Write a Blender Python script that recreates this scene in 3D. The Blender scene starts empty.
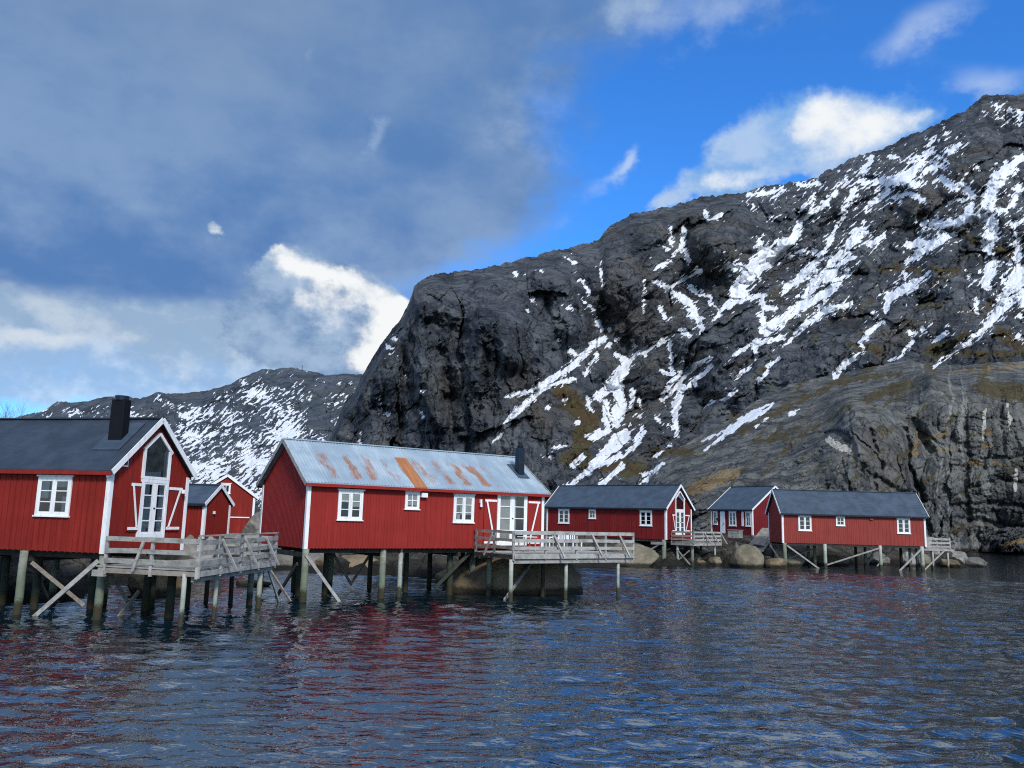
import bpy, math, random
import numpy as np
from mathutils import Vector, Matrix, noise as mnoise

sc = bpy.context.scene
col = sc.collection
R = math.radians

# ------------------------------------------------------------------ viewpoint
FOC, PITCH, ROLL, EYE = 823.3, 0.16188, 0.0264, 3.608

def bearing(px, py):
    """Horizontal direction (unit, x/y) and tangent of the elevation of a sight line."""
    a = np.asarray(px, float) - 512.0
    b = np.asarray(py, float) - 384.0
    c, s = math.cos(ROLL), math.sin(ROLL)
    u = (c*a + s*b)/FOC
    v = -(-s*a + c*b)/FOC
    x = u
    y = math.cos(PITCH) - v*math.sin(PITCH)
    z = math.sin(PITCH) + v*math.cos(PITCH)
    hl = np.sqrt(x*x + y*y)
    return x/hl, y/hl, z/hl

def azel(px, py):
    x, y, t = bearing(px, py)
    return float(np.arctan2(x, y)), float(np.arctan(t))

cam = bpy.data.cameras.new("camera")
cam.sensor_width = 36.0
cam.lens = FOC*36.0/1024.0
cam.clip_start, cam.clip_end = 0.1, 20000
co = bpy.data.objects.new("camera", cam)
col.objects.link(co)
fw = Vector((0, math.cos(PITCH), math.sin(PITCH)))
rt = Vector((1, 0, 0)); up = rt.cross(fw)
c_, s_ = math.cos(ROLL), math.sin(ROLL)
r2 = rt*c_ + up*s_
u2 = up*c_ - rt*s_
co.matrix_world = Matrix(((r2.x, u2.x, -fw.x, 0), (r2.y, u2.y, -fw.y, 0), (r2.z, u2.z, -fw.z, EYE), (0, 0, 0, 1)))
sc.camera = co

# ------------------------------------------------------------------ object helpers
def tag(o, label=None, cat=None, group=None, kind=None):
    if label: o["label"] = label
    if cat: o["category"] = cat
    if group: o["group"] = group
    if kind: o["kind"] = kind
    return o

def empty(name, loc, rz=0.0):
    o = bpy.data.objects.new(name, None)
    o.empty_display_size = 0.3
    o.location = loc
    o.rotation_euler = (0, 0, rz)
    col.objects.link(o)
    return o

class MB:
    """collects boxes, bars and tubes; build() links them as ONE mesh object"""
    def __init__(self):
        self.v = []; self.f = []
    def add(self, vs, fs):
        n = len(self.v)
        self.v += [tuple(p) for p in vs]
        self.f += [tuple(i+n for i in f) for f in fs]
        return self
    def box(self, x0, x1, y0, y1, z0, z1):
        vs = [(x0,y0,z0),(x1,y0,z0),(x1,y1,z0),(x0,y1,z0),(x0,y0,z1),(x1,y0,z1),(x1,y1,z1),(x0,y1,z1)]
        return self.add(vs, [(0,3,2,1),(4,5,6,7),(0,1,5,4),(1,2,6,5),(2,3,7,6),(3,0,4,7)])
    def bar(self, p, q, w, t, side=None):
        """bar from p to q, width w along 'side', thickness t across"""
        p, q = Vector(p), Vector(q)
        d = (q-p).normalized()
        s = Vector(side) if side else (Vector((0,0,1)) if abs(d.z) < .9 else Vector((1,0,0)))
        s = (s - d*s.dot(d)).normalized()
        n = d.cross(s)
        vs = []
        for e in (p, q):
            for a, b in ((-1,-1),(1,-1),(1,1),(-1,1)):
                vs.append(e + s*(a*w/2) + n*(b*t/2))
        return self.add(vs, [(0,1,2,3),(7,6,5,4),(0,4,5,1),(1,5,6,2),(2,6,7,3),(3,7,4,0)])
    def tube(self, p, q, r0, r1, n=10, rings=1, wob=0.0, seed=0):
        p, q = Vector(p), Vector(q)
        d = (q-p).normalized()
        s = Vector((1,0,0)) if abs(d.x) < .9 else Vector((0,1,0))
        s = (s - d*s.dot(d)).normalized(); t = d.cross(s)
        rg = random.Random(seed)
        vs = []
        for k in range(rings+1):
            f = k/rings
            c = p.lerp(q, f)
            if 0 < k < rings:
                c = c + s*rg.uniform(-wob, wob) + t*rg.uniform(-wob, wob)
            r = r0 + (r1-r0)*f
            for i in range(n):
                a = 2*math.pi*i/n
                vs.append(c + s*(math.cos(a)*r) + t*(math.sin(a)*r))
        fs = []
        for k in range(rings):
            for i in range(n):
                j = (i+1) % n
                fs.append((k*n+i, k*n+j, (k+1)*n+j, (k+1)*n+i))
        fs.append(tuple(reversed(range(n)))); fs.append(tuple(rings*n+i for i in range(n)))
        return self.add(vs, fs)
    def prism(self, poly, ext):
        """closed prism: planar polygon and an extrusion vector"""
        e = Vector(ext); n = len(poly)
        vs = [Vector(p) for p in poly] + [Vector(p)+e for p in poly]
        fs = [tuple(reversed(range(n))), tuple(range(n, 2*n))]
        fs += [(i, (i+1) % n, n+(i+1) % n, n+i) for i in range(n)]
        return self.add(vs, fs)
    def wbox(self, F, u0, u1, z0, z1, d0, d1):
        """box on a wall frame F=(origin, u, n): u along the wall, z up, d outward"""
        o, u, n = F
        vs = []
        for d in (d0, d1):
            for a, z in ((u0,z0),(u1,z0),(u1,z1),(u0,z1)):
                vs.append(o + u*a + n*d + Vector((0,0,z)))
        return self.add(vs, [(0,1,2,3),(7,6,5,4),(0,4,5,1),(1,5,6,2),(2,6,7,3),(3,7,4,0)])
    def wbar(self, F, p, q, w, d0, d1):
        """flat bar on a wall frame from p=(u,z) to q=(u,z)"""
        o, u, n = F
        P = o + u*p[0] + Vector((0,0,p[1])) + n*((d0+d1)/2)
        Q = o + u*q[0] + Vector((0,0,q[1])) + n*((d0+d1)/2)
        d = (Q-P).normalized()
        return self.bar(P, Q, w, abs(d1-d0), side=d.cross(n))
    def wpoly(self, F, pts, d0, d1):
        o, u, n = F
        return self.prism([o + u*a + n*d0 + Vector((0,0,z)) for a, z in pts], n*(d1-d0))
    def build(self, name, mat, parent=None, smooth=False):
        me = bpy.data.meshes.new(name)
        me.from_pydata(self.v, [], self.f)
        me.materials.append(mat)
        import bmesh
        bm = bmesh.new(); bm.from_mesh(me)
        bmesh.ops.recalc_face_normals(bm, faces=bm.faces)
        bm.to_mesh(me); bm.free()
        if smooth:
            me.polygons.foreach_set("use_smooth", [True]*len(me.polygons))
        o = bpy.data.objects.new(name, me)
        col.objects.link(o)
        if parent: o.parent = parent
        return o

def bevel(o, w=0.012, seg=2):
    m = o.modifiers.new("bevel", "BEVEL"); m.width = w; m.segments = seg; m.limit_method = "ANGLE"
    return o

# ------------------------------------------------------------------ materials
class NT:
    def __init__(self, name, world=None):
        if world is None:
            self.m = bpy.data.materials.new(name); self.m.use_nodes = True
            t = self.m.node_tree
        else:
            t = world.node_tree
        self.t = t; t.nodes.clear(); self.n = t.nodes; self.l = t.links
    def node(self, typ, **kw):
        x = self.n.new(typ)
        for k, v in kw.items(): setattr(x, k, v)
        return x
    def put(self, sock, val):
        if isinstance(val, bpy.types.NodeSocket): self.l.new(val, sock)
        elif val is not None: sock.default_value = val
    def math(self, op, a, b=None, c=None, clamp=False):
        x = self.node("ShaderNodeMath", operation=op, use_clamp=clamp)
        self.put(x.inputs[0], a); self.put(x.inputs[1], b)
        if c is not None: self.put(x.inputs[2], c)
        return x.outputs[0]
    def vmath(self, op, a, b=None):
        x = self.node("ShaderNodeVectorMath", operation=op)
        self.put(x.inputs[0], a); self.put(x.inputs[1], b)
        return x.outputs[0]
    def mix(self, f, a, b, blend="MIX"):
        x = self.node("ShaderNodeMix", data_type="RGBA", blend_type=blend)
        self.put(x.inputs[0], f)
        self.put(x.inputs[6], a if not isinstance(a, tuple) else (*a[:3], 1))
        self.put(x.inputs[7], b if not isinstance(b, tuple) else (*b[:3], 1))
        return x.outputs[2]
    def smooth(self, v, a, b, lo=0.0, hi=1.0):
        x = self.node("ShaderNodeMapRange", interpolation_type="SMOOTHSTEP")
        self.put(x.inputs[0], v); self.put(x.inputs[1], a); self.put(x.inputs[2], b)
        self.put(x.inputs[3], lo); self.put(x.inputs[4], hi)
        return x.outputs[0]
    def noise(self, vec, scale, detail=4, rough=0.55, typ="FBM", dist=0.0, out=0, dim="3D"):
        x = self.node("ShaderNodeTexNoise", noise_dimensions=dim)
        x.noise_type = typ
        self.put(x.inputs["Vector"], vec)
        x.inputs["Scale"].default_value = scale; x.inputs["Detail"].default_value = detail
        x.inputs["Roughness"].default_value = rough; x.inputs["Distortion"].default_value = dist
        return x.outputs[out]
    def mapping(self, vec, scale=(1,1,1), rot=(0,0,0), loc=(0,0,0)):
        x = self.node("ShaderNodeMapping")
        self.put(x.inputs[0], vec)
        x.inputs[1].default_value = loc; x.inputs[2].default_value = rot; x.inputs[3].default_value = scale
        return x.outputs[0]
    def obj(self): return self.node("ShaderNodeTexCoord").outputs["Object"]
    def sep(self, v):
        x = self.node("ShaderNodeSeparateXYZ"); self.put(x.inputs[0], v); return x.outputs
    def attr(self, name):
        return self.node("ShaderNodeAttribute", attribute_name=name).outputs["Fac"]
    def bump(self, h, strength=0.5, dist=0.02, normal=None):
        x = self.node("ShaderNodeBump")
        self.put(x.inputs["Height"], h); x.inputs["Strength"].default_value = strength
        x.inputs["Distance"].default_value = dist
        if normal is not None: self.put(x.inputs["Normal"], normal)
        return x.outputs[0]
    def principled(self, colr, rough=0.7, metal=0.0, normal=None, spec=0.5, ior=1.45):
        p = self.node("ShaderNodeBsdfPrincipled")
        self.put(p.inputs["Base Color"], colr if not isinstance(colr, tuple) else (*colr[:3], 1))
        self.put(p.inputs["Roughness"], rough); p.inputs["Metallic"].default_value = metal
        p.inputs["Specular IOR Level"].default_value = spec; p.inputs["IOR"].default_value = ior
        if normal is not None: self.put(p.inputs["Normal"], normal)
        o = self.node("ShaderNodeOutputMaterial")
        self.l.new(p.outputs[0], o.inputs[0])
        return self.m

def mat_red(name, base, vary=0.25):
    t = NT(name); v = t.obj()
    big = t.noise(v, 0.7, 3)
    grain = t.noise(t.mapping(v, (14, 14, 1.1)), 1.0, 4, 0.6)
    board = t.noise(t.mapping(v, (4.6, 4.6, 0.05)), 1.0, 0)
    c = t.mix(t.smooth(big, .35, .7), tuple(x*(1-vary*.6) for x in base), tuple(x*(1+vary*.5) for x in base))
    c = t.mix(t.smooth(board, .35, .65, 0, .55), c, tuple(x*(1-vary) for x in base))
    zf_ = t.sep(v)[2]
    st_ = t.noise(t.mapping(v, (7, 7, .45)), 1.0, 5, .6)
    c = t.mix(t.math("MULTIPLY", t.smooth(st_, .50, .68), t.smooth(zf_, 3.6, 2.2, .15, .55)), c, tuple(x*.55 for x in base))
    c = t.mix(t.math("MULTIPLY", t.smooth(st_, .46, .30), .30), c, (base[0]*1.2, base[1]*2.0, base[2]*1.9))
    # weathered, chalky patches
    c = t.mix(t.smooth(grain, .58, .78, 0, .35), c, (base[0]*1.1, base[1]*1.6, base[2]*1.6))
    return t.principled(c, 0.7, normal=t.bump(grain, .35, .01), spec=.18)

def mat_white(name, base=(.84, .85, .84)):
    t = NT(name); v = t.obj()
    g = t.noise(t.mapping(v, (9, 9, 1.5)), 1.0, 5, .6)
    c = t.mix(t.smooth(g, .45, .75), base, tuple(x*.74 for x in base))
    return t.principled(c, 0.5, normal=t.bump(g, .15, .01), spec=.35)

def mat_roof_dark(name, base, rough=.5, seam=0.0):
    t = NT(name); v = t.obj()
    n1 = t.noise(v, 1.3, 5, .6); n2 = t.noise(t.mapping(v, (1.2, 7, 7)), 1.0, 4, .6)
    n3 = t.noise(v, 28, 2, .5)
    c = t.mix(t.smooth(n1, .35, .7), tuple(x*.75 for x in base), tuple(x*1.25 for x in base))
    c = t.mix(t.smooth(n2, .5, .75, 0, .5), c, tuple(x*1.5 for x in base))
    c = t.mix(t.smooth(n3, .5, .7, 0, .35), c, tuple(x*.6 for x in base))
    return t.principled(c, t.smooth(n1, .3, .7, rough-.08, rough+.12), normal=t.bump(n3, .25, .02), spec=.5)

def mat_roof_tin():
    t = NT("weathered_tin"); v = t.obj()
    s = t.sep(v)
    n1 = t.noise(v, .9, 5, .6)
    sheet = t.noise(t.mapping(v, (1.25, .05, .05)), 1.0, 0)
    c = t.mix(t.smooth(n1, .3, .7), (.24, .32, .385), (.36, .44, .50))
    c = t.mix(t.smooth(sheet, .4, .62, 0, .55), c, (.20, .275, .35))
    run = t.noise(t.mapping(v, (5, .6, .6)), 1.0, 4, .6)
    c = t.mix(t.smooth(run, .5, .72, 0, .45), c, (.43, .49, .53))
    # rust: streaks down the slope in a band over the lower half of each sheet lap
    zz = t.smooth(s[2], 4.98, 5.2)
    zz = t.math("MULTIPLY", zz, t.smooth(s[2], 6.65, 6.05))
    x = s[0]
    xw = t.math("ADD", x, t.math("MULTIPLY", t.math("SUBTRACT", t.noise(v, .8, 2), .5), 1.3))
    fr = t.math("FRACT", t.math("DIVIDE", t.math("ADD", xw, .25), .98))
    lap = t.smooth(t.math("ABSOLUTE", t.math("SUBTRACT", fr, .5)), .46, .05)
    lap = t.math("MULTIPLY", lap, t.smooth(t.noise(t.mapping(v, (.55, .01, .01), loc=(4.2, 0, 0)), 1.0, 2), .32, .62, .35, 1.0))
    spot = t.noise(t.mapping(v, (6.5, .75, .75)), 1.0, 6, .72)
    fine = t.noise(t.mapping(v, (22, 4, 4), loc=(3, 1, 2)), 1.0, 4, .7)
    xin = t.math("MULTIPLY", t.smooth(x, .5, .9), t.smooth(x, 10.6, 9.6))
    r = t.math("MULTIPLY", t.math("MULTIPLY", lap, zz), xin)
    r = t.math("ADD", t.math("MULTIPLY", r, .34), t.math("ADD", t.math("MULTIPLY", spot, .75), t.math("MULTIPLY", fine, .25)))
    r = t.smooth(r, .57, .84)
    r = t.math("MULTIPLY", r, t.math("MULTIPLY", zz, xin))
    # one sheet gone entirely to rust
    a = t.smooth(t.math("ABSOLUTE", t.math("SUBTRACT", x, 5.32)), .36, .33)
    a = t.math("MULTIPLY", a, t.smooth(s[2], 6.38, 6.33))
    a = t.math("MULTIPLY", a, t.smooth(s[1], 3.0, 2.7))
    rc = t.mix(t.smooth(fine, .35, .65), (.36, .13, .035), (.19, .075, .04))
    c = t.mix(t.math("MULTIPLY", r, .85), c, rc)
    rc2 = t.mix(t.smooth(spot, .35, .65), (.42, .15, .03), (.28, .10, .03))
    c = t.mix(t.math("MULTIPLY", a, .93), c, rc2)
    rr = t.math("MAXIMUM", r, a)
    return t.principled(c, t.smooth(rr, 0, 1, .42, .85), metal=0.0, normal=t.bump(fine, .12, .01), spec=.6)

def mat_wood(name, c0, c1, scale=1.0, algae=False):
    t = NT(name); v = t.obj()
    a = t.noise(v, 2.2*scale, 4, .6); b = t.noise(v, 14*scale, 4, .65)
    pl = t.noise(t.mapping(v, (3.3, 3.3, 6)), 1.0, 1)
    c = t.mix(t.smooth(a, .3, .7), c0, c1)
    c = t.mix(t.smooth(b, .52, .72, 0, .6), c, tuple(x*.45 for x in c0))
    c = t.mix(t.smooth(pl, .4, .62, 0, .4), c, tuple(min(1, x*1.35) for x in c1))
    if algae:
        z = t.sep(v)[2]
        zn = t.math("ADD", z, t.math("MULTIPLY", t.math("SUBTRACT", b, .5), .5))
        c = t.mix(t.smooth(zn, 1.9, .7, 0, .7), c, (c0[0]*.95, c0[1]*1.12, c0[2]*.95))
        c = t.mix(t.smooth(zn, .60, .32, 0, .95), c, (.040, .036, .020))
    return t.principled(c, .85, normal=t.bump(b, .4, .015), spec=.2)

def mat_plain(name, base, rough=.5, vary=.2, metal=0.0, spec=.5):
    t = NT(name); v = t.obj()
    a = t.noise(v, 3.0, 4, .6)
    c = t.mix(t.smooth(a, .3, .7), tuple(x*(1-vary) for x in base), tuple(min(1, x*(1+vary)) for x in base))
    return t.principled(c, rough, metal=metal, spec=spec, normal=t.bump(a, .08, .01))

def mat_glass():
    t = NT("window_glass")
    tr = t.node("ShaderNodeBsdfTransparent"); tr.inputs[0].default_value = (.88, .90, .89, 1)
    v = t.obj(); w = t.noise(v, 1.3, 2)
    gl = t.node("ShaderNodeBsdfGlossy"); gl.inputs["Roughness"].default_value = .02
    t.put(gl.inputs["Normal"], t.bump(w, .06, .05))
    fr = t.node("ShaderNodeFresnel"); fr.inputs[0].default_value = 1.45
    f = t.math("ADD", t.math("MULTIPLY", fr.outputs[0], 1.1), .05, clamp=True)
    mx = t.node("ShaderNodeMixShader"); t.put(mx.inputs[0], f)
    t.l.new(tr.outputs[0], mx.inputs[1]); t.l.new(gl.outputs[0], mx.inputs[2])
    o = t.node("ShaderNodeOutputMaterial"); t.l.new(mx.outputs[0], o.inputs[0])
    return t.m

def mat_boulder(name, base, moss=.3):
    t = NT(name); v = t.obj()
    a = t.noise(v, .8, 5, .6); b = t.noise(v, 5, 6, .65); d = t.noise(v, 1.6, 5, .6, dist=.6)
    c = t.mix(t.smooth(a, .3, .7), tuple(x*.6 for x in base), tuple(x*1.3 for x in base))
    c = t.mix(t.smooth(b, .5, .75, 0, .6), c, tuple(x*.4 for x in base))
    c = t.mix(t.smooth(d, .55, .75, 0, moss), c, (.16, .14, .06))
    wp = t.node("ShaderNodeNewGeometry").outputs["Position"]
    z = t.math("ADD", t.sep(wp)[2], t.math("MULTIPLY", t.math("SUBTRACT", b, .5), .35))
    c = t.mix(t.smooth(z, .38, .16, 0, .92), c, (.022, .02, .014))
    return t.principled(c, .88, normal=t.bump(t.math("ADD", a, t.math("MULTIPLY", b, .5)), .6, .12), spec=.25)

M = dict(
    red_a=mat_red("red_paint_deep", (.245, .022, .016)),
    red_b=mat_red("red_paint_even", (.285, .026, .021), .14),
    red_c=mat_red("red_paint_dark", (.20, .018, .018)),
    red_d=mat_red("red_paint_bright", (.285, .050, .040), .14),
    red_e=mat_red("red_paint_brown", (.18, .018, .022)),
    white=mat_white("white_paint"),
    slate=mat_roof_dark("slate_grey_sheet", (.024, .037, .058), .58),
    blue_sheet=mat_roof_dark("blue_grey_sheet", (.040, .064, .098), .55),
    tin=mat_roof_tin(),
    black=mat_plain("black_metal", (.004, .005, .008), .6, .2, 0.0, .2),
    steel=mat_plain("dark_blue_metal", (.012, .018, .028), .4, .3, .4),
    wood=mat_wood("weathered_grey_wood", (.20, .195, .175), (.33, .325, .30)),
    wood_pale=mat_wood("pale_grey_wood", (.255, .25, .23), (.40, .395, .37)),
    wood_brown=mat_wood("brown_grey_wood", (.19, .165, .14), (.31, .275, .235)),
    wood_dark=mat_wood("dark_wood", (.025, .024, .021), (.05, .047, .04)),  # near-black wood, mostly for the beams under the floors
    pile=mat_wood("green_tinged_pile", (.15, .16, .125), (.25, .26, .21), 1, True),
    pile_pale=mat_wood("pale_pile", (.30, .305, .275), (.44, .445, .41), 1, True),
    pile_dark=mat_wood("shaded_pile", (.035, .038, .03), (.07, .075, .06), 1, True),  # dark copy for piles further back, their shade put into the colour
    glass=mat_glass(),
    inside=mat_plain("painted_room_shade", (.028, .03, .032), .9, .5, spec=.05),  # flat panel colour standing for the shade of the unlit room
    inside_pale=mat_plain("pale_room", (.20, .175, .14), .9, .4, spec=.05),
    curtain=mat_plain("pale_curtain", (.42, .44, .42), .9, .12, spec=.1),
    rock_tan=mat_boulder("tan_rock", (.20, .175, .125), .35),
    rock_grey=mat_boulder("grey_rock", (.16, .155, .138), .25),
    rock_brown=mat_boulder("brown_rock", (.19, .145, .09), .3),
    rock_pale=mat_boulder("pale_rock", (.25, .24, .22), .12),
    plastic=mat_plain("white_plastic", (.80, .81, .82), .35, .05),
)

# ------------------------------------------------------------------ cabins
V = Vector
HUT = dict(  # corner x, y, turn
    A=(-13.447, 27.982, -.246), B=(-8.477, 35.023, .628), C=(13.65, 72.209, -.724), D=(24.413, 74.363, -.005))

def battens(mb, F, us, zlo, ztop, openings, w=.05, d=.022):
    for u in us:
        segs = [(zlo, ztop(u) if callable(ztop) else ztop)]
        for (a, b, c, e) in openings:
            if a - w/2 - .01 < u < b + w/2 + .01:
                ns = []
                for (p, q) in segs:
                    if e <= p or c >= q: ns.append((p, q)); continue
                    if c > p: ns.append((p, c))
                    if e < q: ns.append((e, q))
                segs = ns
        for p, q in segs:
            if q - p > .04: mb.wbox(F, u-w/2, u+w/2, p, q, -.01, d)

def rng(a, b, st):
    n = max(1, int(round((b-a)/st)))
    return [a + (b-a)*i/n for i in range(n+1)]

def window(root, F, u0, u1, z0, z1, cols=2, rows=3, curtain=None, small=False, label=None, lite=False):
    fr = MB(); cw = .11 if not small else .13
    fr.wbox(F, u0, u0+cw, z0, z1, 0, .05); fr.wbox(F, u1-cw, u1, z0, z1, 0, .05)
    fr.wbox(F, u0+cw, u1-cw, z1-cw, z1, 0, .048); fr.wbox(F, u0+cw, u1-cw, z0, z0+cw*.8, 0, .048)
    fr.wbox(F, u0-.05, u1+.05, z1, z1+.055, 0, .085)          # head board
    fr.wbox(F, u0-.04, u1+.04, z0-.05, z0, 0, .09)            # sill board
    a0, a1, b0, b1 = u0+cw, u1-cw, z0+cw*.8, z1-cw
    if not small:
        m = (a0+a1)/2
        fr.wbox(F, m-.045, m+.045, b0, b1, 0, .052)
        for (p, q) in ((a0, m-.045), (m+.045, a1)):
            fr.wbox(F, p, p+.045, b0, b1, .004, .042); fr.wbox(F, q-.045, q, b0, b1, .004, .042)
            fr.wbox(F, p+.045, q-.045, b1-.045, b1, .004, .041); fr.wbox(F, p+.045, q-.045, b0, b0+.045, .004, .041)
            for k in range(1, rows):
                z = b0 + (b1-b0)*k/rows
                fr.wbox(F, p+.045, q-.045, z-.017, z+.017, .012, .038)
    else:
        fr.wbox(F, (a0+a1)/2-.022, (a0+a1)/2+.022, b0, b1, .004, .042)
        for k in range(1, rows):
            z = b0 + (b1-b0)*k/rows
            fr.wbox(F, a0, a1, z-.02, z+.02, .006, .04)
    w = fr.build("window", M["white"], root)
    if label: w["label"] = label
    MB().wbox(F, a0, a1, b0, b1, .0015, .004).build("room_shade_panel", M["inside"], w)  # dark sheet behind the glass, room shade put into its colour
    if curtain:
        c = MB()
        for (p, q, zz0, zz1) in curtain:
            c.wbox(F, a0+(a1-a0)*p, a0+(a1-a0)*q, b0+(b1-b0)*zz0, b0+(b1-b0)*zz1, .006, .010)
        c.build("curtain", M["curtain"], w)
    o, u, n = F
    g = MB(); P = [o+u*a+n*.026+V((0,0,z)) for a, z in ((a0,b0),(a1,b0),(a1,b1),(a0,b1))]
    g.add(P, [(0,1,2,3)]); g.build("pane", M["glass"], w)
    return w

def glazed_door(root, F, u0, u1, z0, z1, rows, curtain=None, cols=2):
    fr = MB(); cw = .12
    fr.wbox(F, u0, u0+cw, z0, z1, 0, .07); fr.wbox(F, u1-cw, u1, z0, z1, 0, .07)
    fr.wbox(F, u0+cw, u1-cw, z1-cw, z1, 0, .068)
    fr.wbox(F, u0+cw, u1-cw, z0, z0+.16, 0, .066)
    a0, a1, b0, b1 = u0+cw, u1-cw, z0+.16, z1-cw
    m = (a0+a1)/2
    fr.wbox(F, m-.07, m+.07, b0, b1, 0, .06)
    for (p, q) in ((a0, m-.07), (m+.07, a1)):
        fr.wbox(F, p, p+.07, b0, b1, .004, .055); fr.wbox(F, q-.07, q, b0, b1, .004, .055)
        fr.wbox(F, p+.07, q-.07, b1-.06, b1, .004, .054); fr.wbox(F, p+.07, q-.07, b0, b0+.06, .004, .054)
        for k in range(1, rows):
            z = b0 + (b1-b0)*k/rows
            fr.wbox(F, p+.07, q-.07, z-.02, z+.02, .012, .05)
    w = fr.build("glazed_door", M["white"], root)
    MB().wbox(F, a0, a1, b0, b1, .0015, .004).build("room_shade_panel", M["inside"], w)  # same dark sheet: the room's shade as a flat colour
    if curtain:
        c = MB()
        for (p, q, zz0, zz1) in curtain:
            c.wbox(F, a0+(a1-a0)*p, a0+(a1-a0)*q, b0+(b1-b0)*zz0, b0+(b1-b0)*zz1, .006, .010)
        c.build("curtain", M["curtain"], w)
    o, u, n = F
    P = [o+u*a+n*.03+V((0,0,z)) for a, z in ((a0,b0),(a1,b0),(a1,b1),(a0,b1))]
    MB().add(P, [(0,1,2,3)]).build("pane", M["glass"], w)
    MB().wbox(F, m-.02, m+.05, (b0+b1)/2-.02, (b0+b1)/2+.02, .06, .10).build("handle", M["steel"], w)
    return w

def gable_window(root, F, u0, u1, z0, zs, za, curtain=True):
    """five-sided window under the ridge"""
    fr = MB(); m = (u0+u1)/2; cw = .1
    fr.wbox(F, u0, u0+cw, z0, zs, 0, .075); fr.wbox(F, u1-cw*1.3, u1, z0, zs, 0, .075)
    fr.wbox(F, u0+cw, u1-cw*1.3, z0, z0+cw, 0, .07)
    fr.wbar(F, (u0-.01, zs-.02), (m, za-.03), cw, 0, .08); fr.wbar(F, (u1+.05, zs-.06), (m, za-.03), cw*1.2, .002, .085)
    w = fr.build("gable_window", M["white"], root)
    pts = [(u0+.05, z0+.05), (u1-.05, z0+.05), (u1-.05, zs), (m, za-.08), (u0+.05, zs)]
    MB().wpoly(F, pts, .0015, .004).build("pale_interior", M["inside_pale"], w)
    if curtain:
        c = MB()
        c.wpoly(F, [(u0+.1, z0+.1), (u1-.45, z0+.1), (u1-.45, z0+.30), (u0+.1, z0+.22)], .006, .009)
        c.wpoly(F, [(u1-.32, z0+.1), (u1-.1, z0+.1), (u1-.1, zs-.03), (u1-.32, zs+.18)], .006, .009)
        c.build("curtain", M["curtain"], w)
    o, u, n = F
    MB().add([o+u*a+n*.03+V((0,0,z)) for a, z in pts], [(0,1,2,3,4)]).build("pane", M["glass"], w)
    return w

def shutter(root, F, u0, u1, z0, z1, mat, flip):
    p = MB(); p.wbox(F, u0, u1, z0, z1, .022, .06)
    s = p.build("shutter", mat, root)
    b = MB(); L = u1-u0
    b.wbox(F, u0+.03, u1-.01, z1-.17, z1-.07, .061, .085); b.wbox(F, u0+.03, u1-.01, z0+.05, z0+.15, .061, .085)
    if flip: b.wbar(F, (u1-.14*L-.03, z1-.16), (u0+.10*L+.04, z0+.14), .085, .0865, .103)
    else: b.wbar(F, (u0+.14*L+.03, z1-.16), (u1-.10*L-.04, z0+.14), .085, .0865, .103)
    b.build("brace", M["white"], s)
    return s

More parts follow.
